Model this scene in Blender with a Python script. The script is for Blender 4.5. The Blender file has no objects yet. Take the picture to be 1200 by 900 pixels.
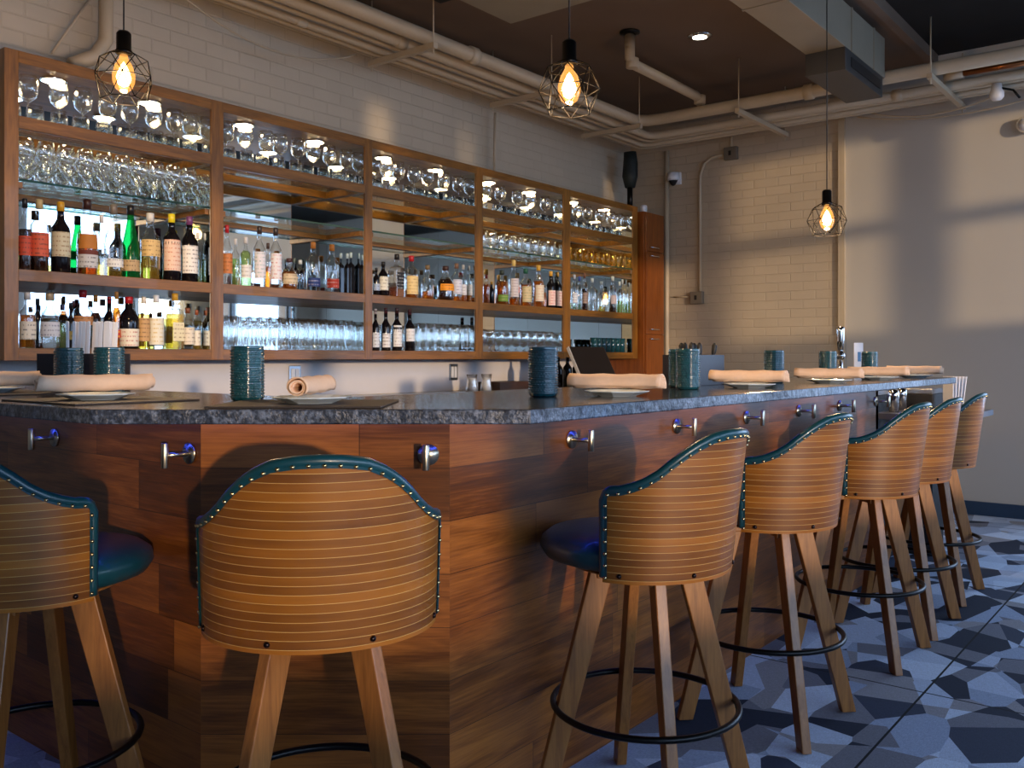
import bpy, math, random
from math import sin, cos, pi, radians, sqrt, floor
from mathutils import Vector, Matrix
R = random.Random(7)
S = bpy.context.scene
COL = S.collection

# ------------------------------------------------------------------ place constants (metres)
F = 1065.0; CX = 600.0; HY = 418.0; EYE = 1.175
CU, SU = cos(radians(38.3)), sin(radians(38.3))      # view direction in the room
def on_y(px, Y):                      # X along a wall Y=const seen at photo column px
    r = (px - CX) / F
    return (SU_ * 0 + (CU * Y + r * SU * Y)) / (SU - r * CU)
SU_ = 0
def cam(px, D):                       # room point from photo column and depth
    x = (px - CX) / F * D
    return (x * SU + D * CU, -x * CU + D * SU)
def depth(X, Y): return X * CU + Y * SU
def z_at(py, X, Y): return EYE + (HY - py) * depth(X, Y) / F
CT = 1.07                              # counter top height

# ------------------------------------------------------------------ materials
def lin(c):
    return tuple(((v / 255) / 12.92 if v / 255 <= .04045 else ((v / 255 + .055) / 1.055) ** 2.4) for v in c) + (1,)
MATS = {}
def new_mat(n):
    m = bpy.data.materials.new(n); m.use_nodes = True
    nt = m.node_tree; nt.nodes.clear()
    out = nt.nodes.new('ShaderNodeOutputMaterial')
    return m, nt, out
def N(nt, t, **k):
    n = nt.nodes.new(t)
    for a, b in k.items(): setattr(n, a, b)
    return n
def L(nt, a, b): nt.links.new(a, b)
def math_(nt, op, a, b=None, c=None):
    n = N(nt, 'ShaderNodeMath', operation=op)
    for i, v in enumerate((a, b, c)):
        if v is None: continue
        if isinstance(v, (int, float)): n.inputs[i].default_value = v
        else: L(nt, v, n.inputs[i])
    return n.outputs[0]
def pbr(nt, out, rough=.5, metal=0, spec=.5, coat=0):
    p = N(nt, 'ShaderNodeBsdfPrincipled')
    p.inputs['Roughness'].default_value = rough; p.inputs['Metallic'].default_value = metal
    p.inputs['Specular IOR Level'].default_value = spec; p.inputs['Coat Weight'].default_value = coat
    L(nt, p.outputs[0], out.inputs[0]); return p
def mixc(nt, f, a, b):
    n = N(nt, 'ShaderNodeMix', data_type='RGBA')
    for s, v in ((0, f), (6, a), (7, b)):
        if isinstance(v, (int, float)): n.inputs[s].default_value = v
        elif isinstance(v, tuple): n.inputs[s].default_value = v
        else: L(nt, v, n.inputs[s])
    return n.outputs[2]
def objc(nt, scale=(1, 1, 1)):
    t = N(nt, 'ShaderNodeTexCoord'); m = N(nt, 'ShaderNodeMapping'); m.inputs[3].default_value = scale
    L(nt, t.outputs['Object'], m.inputs[0]); return m.outputs[0], t.outputs['Object']
def noise(nt, vec, sc=5, det=3, rough=.5, dist=0):
    n = N(nt, 'ShaderNodeTexNoise'); n.inputs['Scale'].default_value = sc; n.inputs['Detail'].default_value = det
    n.inputs['Roughness'].default_value = rough; n.inputs['Distortion'].default_value = dist
    L(nt, vec, n.inputs['Vector']); return n.outputs[0]
def bump(nt, p, h, st=.3, d=.01):
    b = N(nt, 'ShaderNodeBump'); b.inputs['Strength'].default_value = st; b.inputs['Distance'].default_value = d
    L(nt, h, b.inputs['Height']); L(nt, b.outputs[0], p.inputs['Normal'])
def simple(name, c, rough=.5, metal=0, var=.12, vs=12, coat=0, spec=.5, bmp=0):
    m, nt, out = new_mat(name); p = pbr(nt, out, rough, metal, spec, coat)
    v, _ = objc(nt); n = noise(nt, v, vs, 3)
    a = lin(c); lo = tuple(x * (1 - var) for x in a[:3]) + (1,); hi = tuple(min(1, x * (1 + var)) for x in a[:3]) + (1,)
    L(nt, mixc(nt, n, lo, hi), p.inputs['Base Color'])
    if bmp: bump(nt, p, n, bmp, .003)
    MATS[name] = m; return m
def wood(name, c1, c2, axis='x', rough=.45, fine=1.0, coat=.1):
    m, nt, out = new_mat(name); p = pbr(nt, out, rough, 0, .5, coat)
    sc = {'x': (1.2, 14, 14), 'y': (14, 1.2, 14), 'z': (14, 14, 1.2)}[axis]
    v, _ = objc(nt, tuple(s * fine for s in sc))
    a = noise(nt, v, 2.2, 5, .65, .6); b = noise(nt, v, 9, 2)
    f = math_(nt, 'ADD', math_(nt, 'MULTIPLY', a, .75), math_(nt, 'MULTIPLY', b, .25))
    r = N(nt, 'ShaderNodeValToRGB'); r.color_ramp.elements[0].position = .32; r.color_ramp.elements[1].position = .68
    r.color_ramp.elements[0].color = lin(c1); r.color_ramp.elements[1].color = lin(c2)
    L(nt, f, r.inputs[0]); L(nt, r.outputs[0], p.inputs['Base Color']); bump(nt, p, f, .08, .003)
    MATS[name] = m; return m
def thin_glass(name, tint=(1, 1, 1), edge=.75, base=.05, gl=(1, 1, 1), power=2.2, rough=.02):
    m, nt, out = new_mat(name)
    tr = N(nt, 'ShaderNodeBsdfTransparent'); tr.inputs[0].default_value = tint + (1,)
    g = N(nt, 'ShaderNodeBsdfGlossy'); g.inputs[0].default_value = gl + (1,); g.inputs[1].default_value = rough
    lw = N(nt, 'ShaderNodeLayerWeight'); lw.inputs[0].default_value = .5
    f = math_(nt, 'ADD', math_(nt, 'MULTIPLY', math_(nt, 'POWER', lw.outputs['Facing'], power), edge), base)
    mx = N(nt, 'ShaderNodeMixShader'); L(nt, f, mx.inputs[0]); L(nt, tr.outputs[0], mx.inputs[1]); L(nt, g.outputs[0], mx.inputs[2])
    L(nt, mx.outputs[0], out.inputs[0]); MATS[name] = m; return m
def emit(name, c, s):
    m, nt, out = new_mat(name); e = N(nt, 'ShaderNodeEmission'); e.inputs[0].default_value = c + (1,); e.inputs[1].default_value = s
    L(nt, e.outputs[0], out.inputs[0]); MATS[name] = m; return m

wood('shelf_wood_x', (92, 58, 14), (150, 98, 30), 'x', .42)
wood('shelf_wood_z', (92, 58, 14), (150, 98, 30), 'z', .42)
wood('cabinet_wood', (104, 52, 14), (146, 80, 26), 'z', .4)
wood('leg_wood', (114, 69, 28), (160, 105, 50), 'z', .42, 1.5)
wood('dark_wood', (46, 26, 16), (72, 42, 24), 'x', .5)
simple('teal_leather', (14, 62, 72), .34, 0, .2, 60, coat=.15, bmp=.1)
simple('brass', (205, 180, 130), .25, 1, .05)
simple('steel', (208, 196, 170), .28, 1, .05, 40)
simple('chrome', (225, 225, 225), .08, 1, .02)
simple('black_metal', (16, 15, 15), .35, .6, .1)
simple('cage_black', (4, 3, 3), .7, spec=.1)
simple('black_matte', (18, 17, 18), .55, 0, .15)
simple('screen_black', (26, 21, 20), .3)
simple('plastic_white', (225, 225, 228), .4, 0, .04)
simple('paper_white', (240, 240, 245), .7, 0, .03)
simple('pipe_paint', (188, 171, 145), .45, 0, .1, 6)
simple('duct_paint', (140, 130, 112), .5, 0, .12, 5)
simple('duct_dark', (58, 56, 54), .5)
simple('copper', (150, 90, 50), .3, .9)
simple('box_grey', (120, 112, 100), .5, .3)
simple('ceiling_brown', (112, 92, 76), .85, 0, .12, 3)
simple('ceiling_black', (12, 11, 11), .9)
simple('plaster', (186, 180, 170), .75, 0, .05, 2)
simple('splash_white', (214, 210, 212), .5, 0, .04)
simple('base_blue', (34, 58, 84), .5)
simple('napkin', (232, 196, 166), .85, 0, .06, 90, bmp=.2)
simple('plate', (224, 236, 242), .18, 0, .03, coat=.4)
simple('mat_leather', (52, 44, 42), .6, 0, .15, 50, bmp=.2)
simple('caddy_black', (30, 26, 34), .45)
simple('stainless', (170, 172, 176), .3, 1, .05)
simple('ledge_grey', (92, 94, 104), .4)
simple('screw_dark', (40, 30, 30), .3, .8)
simple('pavement', (150, 150, 150), .9)
simple('frame_dark', (40, 42, 46), .5)
simple('cord_black', (10, 10, 10), .5)
simple('mirror_seam', (40, 55, 50), .3)
simple('wrap_green', (20, 30, 30), .7, 0, .4, 40, bmp=.6)
thin_glass('clear_glass', (.985, .99, .985), 1.0, .07, power=1.7)
thin_glass('shelf_glass', (.93, .98, .95), .5, .05)
m = thin_glass('bulb_glass', (1, .82, .5), .35, .04)
nt = m.node_tree; mo_ = [n for n in nt.nodes if n.type == 'OUTPUT_MATERIAL'][0]; src = mo_.inputs[0].links[0].from_socket
ad = N(nt, 'ShaderNodeAddShader'); em = N(nt, 'ShaderNodeEmission'); em.inputs[0].default_value = (1, .42, .1, 1); em.inputs[1].default_value = .55
L(nt, src, ad.inputs[0]); L(nt, em.outputs[0], ad.inputs[1]); L(nt, ad.outputs[0], mo_.inputs[0])
thin_glass('gold_glass', (.98, .9, .7), .8, .06, (1, .9, .65))
m = thin_glass('glass_edge', (.2, .4, .35), .4, .3, (.5, .8, .7))
# mirror
m, nt, out = new_mat('mirror'); g = N(nt, 'ShaderNodeBsdfGlossy'); g.inputs[0].default_value = (.86, .90, .88, 1); g.inputs[1].default_value = .02
L(nt, g.outputs[0], out.inputs[0]); MATS['mirror'] = m
emit('puck_emit', (1, .74, .42), 30)
emit('filament', (1, .66, .3), 30)
emit('downlight_emit', (1, .9, .75), 14)
emit('blue_led', (.04, .08, 1), 12)

# painted brick
def brick_mat(name, c, axis):
    m, nt, out = new_mat(name); p = pbr(nt, out, .6)
    t = N(nt, 'ShaderNodeTexCoord'); sp = N(nt, 'ShaderNodeSeparateXYZ'); L(nt, t.outputs['Object'], sp.inputs[0])
    cb = N(nt, 'ShaderNodeCombineXYZ'); L(nt, sp.outputs[0 if axis == 'x' else 1], cb.inputs[0]); L(nt, sp.outputs[2], cb.inputs[1])
    b = N(nt, 'ShaderNodeTexBrick'); L(nt, cb.outputs[0], b.inputs[0])
    b.inputs['Scale'].default_value = 1; b.inputs['Brick Width'].default_value = .215; b.inputs['Row Height'].default_value = .075
    b.inputs['Mortar Size'].default_value = .006; b.inputs['Mortar Smooth'].default_value = .6
    b.inputs['Color1'].default_value = (1, 1, 1, 1); b.inputs['Color2'].default_value = (.94, .94, .94, 1); b.inputs['Mortar'].default_value = (.93, .925, .92, 1)
    n = noise(nt, t.outputs['Object'], 3, 4)
    a = lin(c); base = mixc(nt, n, tuple(x * .86 for x in a[:3]) + (1,), tuple(min(1, x * 1.1) for x in a[:3]) + (1,))
    mm = N(nt, 'ShaderNodeMix', data_type='RGBA', blend_type='MULTIPLY'); mm.inputs[0].default_value = .8
    L(nt, base, mm.inputs[6]); L(nt, b.outputs[0], mm.inputs[7]); L(nt, mm.outputs[2], p.inputs['Base Color'])
    n2 = noise(nt, t.outputs['Object'], 25, 3)
    h = math_(nt, 'ADD', math_(nt, 'MULTIPLY', b.outputs[1], -1), math_(nt, 'MULTIPLY', n2, .35)); bump(nt, p, h, .6, .005)
    MATS[name] = m
brick_mat('brick_x', (194, 180, 158), 'x'); brick_mat('brick_y', (188, 172, 150), 'y')

# walnut boards of the bar front
m, nt, out = new_mat('walnut_boards'); p = pbr(nt, out, .36, 0, .35, .1); p.inputs['Coat Roughness'].default_value = .25
t = N(nt, 'ShaderNodeTexCoord'); sp = N(nt, 'ShaderNodeSeparateXYZ'); L(nt, t.outputs['Object'], sp.inputs[0])
x, z = sp.outputs[0], sp.outputs[2]
zr = math_(nt, 'DIVIDE', math_(nt, 'SUBTRACT', z, .905 - 8 * .129), .129); row = math_(nt, 'FLOOR', zr)
w1 = N(nt, 'ShaderNodeTexWhiteNoise', noise_dimensions='1D'); L(nt, row, w1.inputs['W'])
xs = math_(nt, 'DIVIDE', math_(nt, 'ADD', x, math_(nt, 'MULTIPLY', w1.outputs[0], 3)), .78); cl = math_(nt, 'FLOOR', xs)
cb = N(nt, 'ShaderNodeCombineXYZ'); L(nt, row, cb.inputs[0]); L(nt, cl, cb.inputs[1])
w2 = N(nt, 'ShaderNodeTexWhiteNoise', noise_dimensions='2D'); L(nt, cb.outputs[0], w2.inputs['Vector'])
gv = N(nt, 'ShaderNodeCombineXYZ'); L(nt, math_(nt, 'MULTIPLY', x, 1.6), gv.inputs[0])
L(nt, math_(nt, 'MULTIPLY', z, 13), gv.inputs[1]); L(nt, math_(nt, 'MULTIPLY', w2.outputs[0], 40), gv.inputs[2])
g1 = noise(nt, gv.outputs[0], 1.3, 5, .6, 1.6)
gf = N(nt, 'ShaderNodeCombineXYZ'); L(nt, math_(nt, 'MULTIPLY', x, 6), gf.inputs[0]); L(nt, math_(nt, 'MULTIPLY', z, 160), gf.inputs[1]); L(nt, w2.outputs[0], gf.inputs[2])
g2 = noise(nt, gf.outputs[0], 1.5, 2)
tone = math_(nt, 'ADD', math_(nt, 'MULTIPLY', w2.outputs[0], .40), math_(nt, 'ADD', math_(nt, 'MULTIPLY', g1, .62), math_(nt, 'MULTIPLY', g2, .30)))
rp = N(nt, 'ShaderNodeValToRGB'); cr = rp.color_ramp
cr.elements[0].position = .3; cr.elements[0].color = lin((40, 21, 9)); cr.elements[1].position = .9; cr.elements[1].color = lin((160, 96, 40))
e = cr.elements.new(.6); e.color = lin((102, 55, 19))
L(nt, tone, rp.inputs[0])
fz = math_(nt, 'FRACT', zr); fx = math_(nt, 'FRACT', xs)
seam = math_(nt, 'MAXIMUM', math_(nt, 'LESS_THAN', fz, .014), math_(nt, 'LESS_THAN', fx, .0028))
L(nt, mixc(nt, math_(nt, 'MULTIPLY', seam, .7), rp.outputs[0], lin((24, 12, 8))), p.inputs['Base Color'])
bump(nt, p, math_(nt, 'SUBTRACT', g2, math_(nt, 'MULTIPLY', seam, 2)), .12, .002); MATS['walnut_boards'] = m

# bamboo strip shell of the stools
m, nt, out = new_mat('bamboo_shell'); p = pbr(nt, out, .38, 0, .5, .25)
t = N(nt, 'ShaderNodeTexCoord'); sp = N(nt, 'ShaderNodeSeparateXYZ'); L(nt, t.outputs['Object'], sp.inputs[0])
zs = math_(nt, 'DIVIDE', sp.outputs[2], .0170); k = math_(nt, 'FLOOR', zs); fr = math_(nt, 'FRACT', zs)
w = N(nt, 'ShaderNodeTexWhiteNoise', noise_dimensions='1D'); L(nt, k, w.inputs['W'])
mp = N(nt, 'ShaderNodeMapping'); mp.inputs[3].default_value = (5, 5, 70); L(nt, t.outputs['Object'], mp.inputs[0])
g = noise(nt, mp.outputs[0], 1.2, 3); g3 = noise(nt, t.outputs['Object'], 7, 3)
f = math_(nt, 'ADD', math_(nt, 'MULTIPLY', w.outputs[0], .45), math_(nt, 'ADD', math_(nt, 'MULTIPLY', g, .35), math_(nt, 'MULTIPLY', g3, .3)))
rp = N(nt, 'ShaderNodeValToRGB'); rp.color_ramp.elements[0].position = .25; rp.color_ramp.elements[0].color = lin((100, 56, 10))
rp.color_ramp.elements[1].position = .8; rp.color_ramp.elements[1].color = lin((160, 98, 26)); L(nt, f, rp.inputs[0])
line = math_(nt, 'LESS_THAN', fr, .07)
L(nt, mixc(nt, math_(nt, 'MULTIPLY', line, .75), rp.outputs[0], lin((206, 164, 96))), p.inputs['Base Color']); MATS['bamboo_shell'] = m

# granite
def granite(name, rough, bst, bd, bright=1.0):
    m, nt, out = new_mat(name); p = pbr(nt, out, rough, 0, .55, .1)
    t = N(nt, 'ShaderNodeTexCoord'); o = t.outputs['Object']
    a = noise(nt, o, 60, 5, .7); b = noise(nt, o, 14, 4, .6, .5); v = N(nt, 'ShaderNodeTexVoronoi'); v.inputs['Scale'].default_value = 130; L(nt, o, v.inputs[0])
    f = math_(nt, 'ADD', math_(nt, 'MULTIPLY', a, .55), math_(nt, 'ADD', math_(nt, 'MULTIPLY', b, .35), math_(nt, 'MULTIPLY', v.outputs[0], .18)))
    rp = N(nt, 'ShaderNodeValToRGB'); cr = rp.color_ramp
    cr.elements[0].position = .4; cr.elements[0].color = lin(tuple(c * bright for c in (26, 28, 34)))
    cr.elements[1].position = .7; cr.elements[1].color = lin(tuple(c * bright for c in (120, 131, 150)))
    e = cr.elements.new(.54); e.color = lin(tuple(c * bright for c in (53, 61, 76)))
    L(nt, f, rp.inputs[0]); L(nt, rp.outputs[0], p.inputs['Base Color'])
    bump(nt, p, noise(nt, o, 22, 5, .6), bst, bd); MATS[name] = m
granite('granite_top', .16, .25, .004, .62); granite('granite_edge', .4, .9, .012, .95)

# faceted carpet tiles
m, nt, out = new_mat('facet_carpet'); p = pbr(nt, out, .8, 0, .25)
t = N(nt, 'ShaderNodeTexCoord'); o = t.outputs['Object']
def vor(sc, rot, loc, mps):
    mp = N(nt, 'ShaderNodeMapping'); mp.inputs[1].default_value = loc; mp.inputs[2].default_value = (0, 0, rot); mp.inputs[3].default_value = mps
    L(nt, o, mp.inputs[0]); v = N(nt, 'ShaderNodeTexVoronoi'); v.inputs['Scale'].default_value = sc; L(nt, mp.outputs[0], v.inputs[0])
    w = N(nt, 'ShaderNodeTexWhiteNoise', noise_dimensions='3D'); L(nt, v.outputs['Color'], w.inputs[0]); return w.outputs[0]
a = vor(3.2, .6, (0, 0, 0), (1, 1.9, 0.001)); b = vor(2.9, -.5, (4.1, 2.2, 0), (1.7, .8, 0.001))
f = math_(nt, 'ADD', math_(nt, 'MULTIPLY', a, .68), math_(nt, 'MULTIPLY', b, .32))
rp = N(nt, 'ShaderNodeValToRGB'); cr = rp.color_ramp; cr.interpolation = 'CONSTANT'
cr.elements[0].position = 0; cr.elements[0].color = lin((34, 42, 60)); cr.elements[1].position = .28; cr.elements[1].color = lin((116, 118, 130))
for q, c in ((.40, (150, 164, 190)), (.55, (176, 190, 214)), (.68, (144, 144, 152)), (.76, (192, 206, 228)), (.88, (54, 62, 82))):
    e = cr.elements.new(q); e.color = lin(c)
L(nt, f, rp.inputs[0])
mp = N(nt, 'ShaderNodeMapping'); mp.inputs[3].default_value = (400, 60, 1); L(nt, o, mp.inputs[0]); fib = noise(nt, mp.outputs[0], 1, 2)
mp2 = N(nt, 'ShaderNodeMapping'); mp2.inputs[3].default_value = (60, 400, 1); L(nt, o, mp2.inputs[0]); fib2 = noise(nt, mp2.outputs[0], 1, 2)
fb = math_(nt, 'ADD', math_(nt, 'MULTIPLY', math_(nt, 'MULTIPLY', fib, fib2), 1.4), .62)
sp = N(nt, 'ShaderNodeSeparateXYZ'); L(nt, o, sp.inputs[0])
sx = math_(nt, 'FRACT', math_(nt, 'DIVIDE', math_(nt, 'SUBTRACT', sp.outputs[0], 3.385 - 18), 1.8)); sy = math_(nt, 'FRACT', math_(nt, 'DIVIDE', math_(nt, 'SUBTRACT', sp.outputs[1], .835 - 12), 1.2))
sm = math_(nt, 'MAXIMUM', math_(nt, 'LESS_THAN', sx, .0045), math_(nt, 'LESS_THAN', sy, .0065))
cm = N(nt, 'ShaderNodeMix', data_type='RGBA', blend_type='MULTIPLY'); cm.inputs[0].default_value = 1
L(nt, rp.outputs[0], cm.inputs[6]); cc = N(nt, 'ShaderNodeCombineXYZ')
for i in range(3): L(nt, fb, cc.inputs[i])
L(nt, cc.outputs[0], cm.inputs[7])
L(nt, mixc(nt, sm, cm.outputs[2], lin((16, 18, 24))), p.inputs['Base Color']); MATS['facet_carpet'] = m

# hobnail tumbler
m, nt, out = new_mat('teal_glass'); p = pbr(nt, out, .15, 0, .7, .5)
lw = N(nt, 'ShaderNodeLayerWeight'); lw.inputs[0].default_value = .4
t = N(nt, 'ShaderNodeTexCoord')
L(nt, mixc(nt, noise(nt, t.outputs['Object'], 90, 2), lin((6, 34, 42)), lin((34, 92, 104))), p.inputs['Base Color'])
p.inputs['Transmission Weight'].default_value = 0.0; MATS['teal_glass'] = m

def liquid(name, tint, edge=.4, dif=(0, 0, 0), dfac=.0):
    m, nt, out = new_mat(name)
    tr = N(nt, 'ShaderNodeBsdfTransparent'); tr.inputs[0].default_value = tint + (1,)
    d = N(nt, 'ShaderNodeBsdfPrincipled'); d.inputs['Base Color'].default_value = dif + (1,); d.inputs['Roughness'].default_value = .12
    mx = N(nt, 'ShaderNodeMixShader'); lw = N(nt, 'ShaderNodeLayerWeight'); lw.inputs[0].default_value = .5
    L(nt, math_(nt, 'ADD', math_(nt, 'MULTIPLY', math_(nt, 'POWER', lw.outputs['Facing'], 2.), edge), dfac), mx.inputs[0])
    L(nt, tr.outputs[0], mx.inputs[1]); L(nt, d.outputs[0], mx.inputs[2]); L(nt, mx.outputs[0], out.inputs[0]); MATS[name] = m
liquid('liq_amber', (.95, .5, .12), .6, (.45, .14, .01), .25)
liquid('liq_dark', (.25, .08, .03), .5, (.03, .012, .008), .55)
liquid('liq_black', (.05, .03, .03), .3, (.006, .005, .007), .85)
liquid('liq_yellow', (.98, .85, .4), .5, (.5, .36, .06), .15)
liquid('liq_green', (.08, .65, .25), .5, (.01, .18, .05), .3)
liquid('liq_palegreen', (.75, .9, .55), .5, (.3, .42, .15), .2)
liquid('liq_orange', (.9, .3, .08), .5, (.4, .08, .02), .4)

LABELM = {}
def label_mat(c, ink=(60, 50, 45)):
    key = (c, ink)
    if key in LABELM: return LABELM[key]
    m, nt, out = new_mat('paper_label'); p = pbr(nt, out, .6)
    t = N(nt, 'ShaderNodeTexCoord'); sp = N(nt, 'ShaderNodeSeparateXYZ'); L(nt, t.outputs['Object'], sp.inputs[0])
    band = math_(nt, 'FRACT', math_(nt, 'MULTIPLY', sp.outputs[2], 48)); b1 = math_(nt, 'GREATER_THAN', band, .68)
    mp = N(nt, 'ShaderNodeMapping'); mp.inputs[3].default_value = (160, 160, 30); L(nt, t.outputs['Object'], mp.inputs[0])
    n = noise(nt, mp.outputs[0], 1, 1); k = math_(nt, 'MULTIPLY', b1, math_(nt, 'GREATER_THAN', n, .5))
    L(nt, mixc(nt, math_(nt, 'MULTIPLY', k, .6), lin(c), lin(ink)), p.inputs['Base Color']); LABELM[key] = m; return m
CAPM = {}
def cap_mat(c):
    if c not in CAPM: CAPM[c] = simple('cap_%d_%d_%d' % c, c, .35)
    return CAPM[c]

# ------------------------------------------------------------------ mesh helpers
class MB:
    def __init__(s): s.v = []; s.f = []; s.m = []; s.mi = 0; s.sm = []
    def add(s, vs, fs, smooth=False):
        b = len(s.v); s.v += [tuple(v) for v in vs]
        for f in fs: s.f.append(tuple(b + i for i in f)); s.m.append(s.mi); s.sm.append(smooth)
        return s
    def box(s, x0, x1, y0, y1, z0, z1, bev=0):
        vs = [(x, y, z) for x in (x0, x1) for y in (y0, y1) for z in (z0, z1)]
        return s.add(vs, [(0, 1, 3, 2), (4, 6, 7, 5), (0, 4, 5, 1), (2, 3, 7, 6), (0, 2, 6, 4), (1, 5, 7, 3)])
    def prism(s, pts, z0, z1):
        n = len(pts); vs = [(x, y, z0) for x, y in pts] + [(x, y, z1) for x, y in pts]
        return s.add(vs, [tuple(range(n - 1, -1, -1)), tuple(range(n, 2 * n))] + [(i, (i + 1) % n, n + (i + 1) % n, n + i) for i in range(n)])
    def lathe(s, prof, n=20, c=(0, 0, 0), smooth=True, a0=0, a1=2 * pi, sx=1, sy=1, off=0):
        full = abs(a1 - a0 - 2 * pi) < 1e-6; k = n if full else n + 1; vs = []
        for r, z in prof:
            for i in range(k):
                a = off + a0 + (a1 - a0) * i / n
                vs.append((c[0] + r * cos(a) * sx, c[1] + r * sin(a) * sy, c[2] + z))
        fs = []
        for j in range(len(prof) - 1):
            for i in range(n):
                i2 = (i + 1) % k if full else i + 1
                fs.append((j * k + i, j * k + i2, (j + 1) * k + i2, (j + 1) * k + i))
        return s.add(vs, fs, smooth)
    def tube(s, path, r, n=8, closed=False, smooth=True, cap=True, sec=None):
        P = [Vector(p) for p in path]; m = len(P); vs = []; up = Vector((0, 0, 1)); nrm = None
        for i in range(m):
            a = P[(i - 1) % m] if (closed or i > 0) else P[i]; b = P[(i + 1) % m] if (closed or i < m - 1) else P[i]
            t = (b - a).normalized()
            if nrm is None:
                nrm = (up.cross(t) if abs(t.z) < .95 else Vector((1, 0, 0)).cross(t)).normalized()
            else: nrm = (nrm - t * nrm.dot(t)).normalized()
            bn = t.cross(nrm); rr = r[i] if isinstance(r, (list, tuple)) else r
            for j in range(n):
                q = 2 * pi * j / n; vs.append(P[i] + nrm * (cos(q) * rr) + bn * (sin(q) * rr))
        fs = []
        for i in range(m if closed else m - 1):
            i2 = (i + 1) % m
            for j in range(n): fs.append((i * n + j, i * n + (j + 1) % n, i2 * n + (j + 1) % n, i2 * n + j))
        if cap and not closed: fs += [tuple(range(n - 1, -1, -1)), tuple((m - 1) * n + j for j in range(n))]
        return s.add(vs, fs, smooth)
    def cyl(s, a, b, r, n=12): return s.tube([a, b], r, n)
    def build(s, name, mats, parent=None, loc=None, rz=0, bevel=0, seg=2):
        me = bpy.data.meshes.new(name); me.from_pydata(s.v, [], s.f); me.update()
        if not isinstance(mats, (list, tuple)): mats = [mats]
        for q in mats: me.materials.append(MATS[q] if isinstance(q, str) else q)
        me.polygons.foreach_set('material_index', s.m); me.polygons.foreach_set('use_smooth', s.sm)
        import bmesh
        bm = bmesh.new(); bm.from_mesh(me); bmesh.ops.recalc_face_normals(bm, faces=bm.faces); bm.to_mesh(me); bm.free()
        o = bpy.data.objects.new(name, me); COL.objects.link(o)
        if parent: o.parent = parent
        if loc: o.location = loc
        if rz: o.rotation_euler.z = rz
        if bevel:
            b = o.modifiers.new('edge', 'BEVEL'); b.width = bevel; b.segments = seg; b.limit_method = 'ANGLE'
        return o
def tag(o, label=None, cat=None, group=None, kind=None):
    for k, v in (('label', label), ('category', cat), ('group', group), ('kind', kind)):
        if v: o[k] = v
    return o
def thing(name, label, cat, loc=(0, 0, 0), rz=0, group=None):
    o = bpy.data.objects.new(name, None); COL.objects.link(o); o.location = loc; o.rotation_euler.z = rz
    o.empty_display_size = .1
    return tag(o, label, cat, group)
def struct(name, mb, mat, bevel=0, loc=None, rz=0): return tag(mb.build(name, mat, bevel=bevel, loc=loc, rz=rz), kind='structure')
def dup(o, loc=None, rz=None, label=None, parent=None, group=None):
    c = o.copy(); COL.objects.link(c)
    if parent: c.parent = parent
    if loc is not None: c.location = loc
    if rz is not None: c.rotation_euler.z = rz
    if label: c['label'] = label
    if group: c['group'] = group
    for ch in list(o.children): dup(ch, parent=c)
    return c
ORD = ['first', 'second', 'third', 'fourth', 'fifth', 'sixth', 'seventh', 'eighth', 'ninth', 'tenth', 'eleventh', 'twelfth', 'thirteenth', 'fourteenth', 'fifteenth', 'sixteenth', 'seventeenth', 'eighteenth']

# ------------------------------------------------------------------ room
XL, XR, YF, YB, ZC = -2.8, 7.45, -3.5, 4.45, 3.42
b = MB().box(XL, XR, YF, YB, -.1, 0); struct('floor', b, 'facet_carpet')
struct('ceiling', MB().box(XL, XR, 1.8, YB, ZC, ZC + .1), 'ceiling_brown')
struct('ceiling_black', MB().box(XL, XR, YF, 1.78, ZC + .05, ZC + .15), 'ceiling_black')
struct('trim_1', MB().box(XL, XR - .02, 1.74, 1.80, ZC - .03, ZC + .12), 'ceiling_brown')
struct('wall_back', MB().box(XL - .15, XR + .15, YB, YB + .15, -.1, ZC + .2), 'brick_x')
struct('wall_right', MB().box(XR, XR + .15, 2.47, YB, -.1, ZC + .2), 'brick_y')
SIDE = [(-3.3, -2.2), (-2.05, -.95), (-.8, .35)]; SZ = (.55, 2.35)
b = MB().box(XR, XR + .15, YF, 2.47, -.1, SZ[0]).box(XR, XR + .15, YF, 2.47, SZ[1], ZC + .2)
ys = [YF] + [v for w_ in SIDE for v in w_] + [2.47]
for y0, y1 in zip(ys[::2], ys[1::2]): b.box(XR, XR + .15, y0, y1, SZ[0], SZ[1])
struct('wall_right_plaster', b, 'plaster')
for i, (y0, y1) in enumerate(SIDE):
    b = MB(); t = .035; xa, xb = XR + .03, XR + .09; z0, z1 = SZ
    b.box(xa, xb, y0, y0 + t, z0, z1).box(xa, xb, y1 - t, y1, z0, z1).box(xa, xb, y0 + t, y1 - t, z0, z0 + t).box(xa, xb, y0 + t, y1 - t, z1 - t, z1).box(xa, xb, y0 + t, y1 - t, 1.55, 1.6)
    struct('window_%d' % (i + 8), b, 'frame_dark')
    ld = bpy.data.lights.new('window_portal', 'AREA'); ld.shape = 'RECTANGLE'; ld.size = SZ[1] - SZ[0]; ld.size_y = y1 - y0; ld.cycles.is_portal = True
    lo = bpy.data.objects.new('window_portal', ld); COL.objects.link(lo); lo.location = (XR + .155, (y0 + y1) / 2, (SZ[0] + SZ[1]) / 2); lo.rotation_euler = (0, radians(90), 0)
struct('trim_2', MB().box(XR - .035, XR - .001, 2.44, 2.49, .1, ZC), 'pipe_paint')
struct('baseboard_right', MB().box(XR - .02, XR - .001, YF, 4.35, 0, .1), 'base_blue')
struct('wall_left', MB().box(XL - .15, XL, YF, YB, -.1, ZC + .2), 'plaster')
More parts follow.
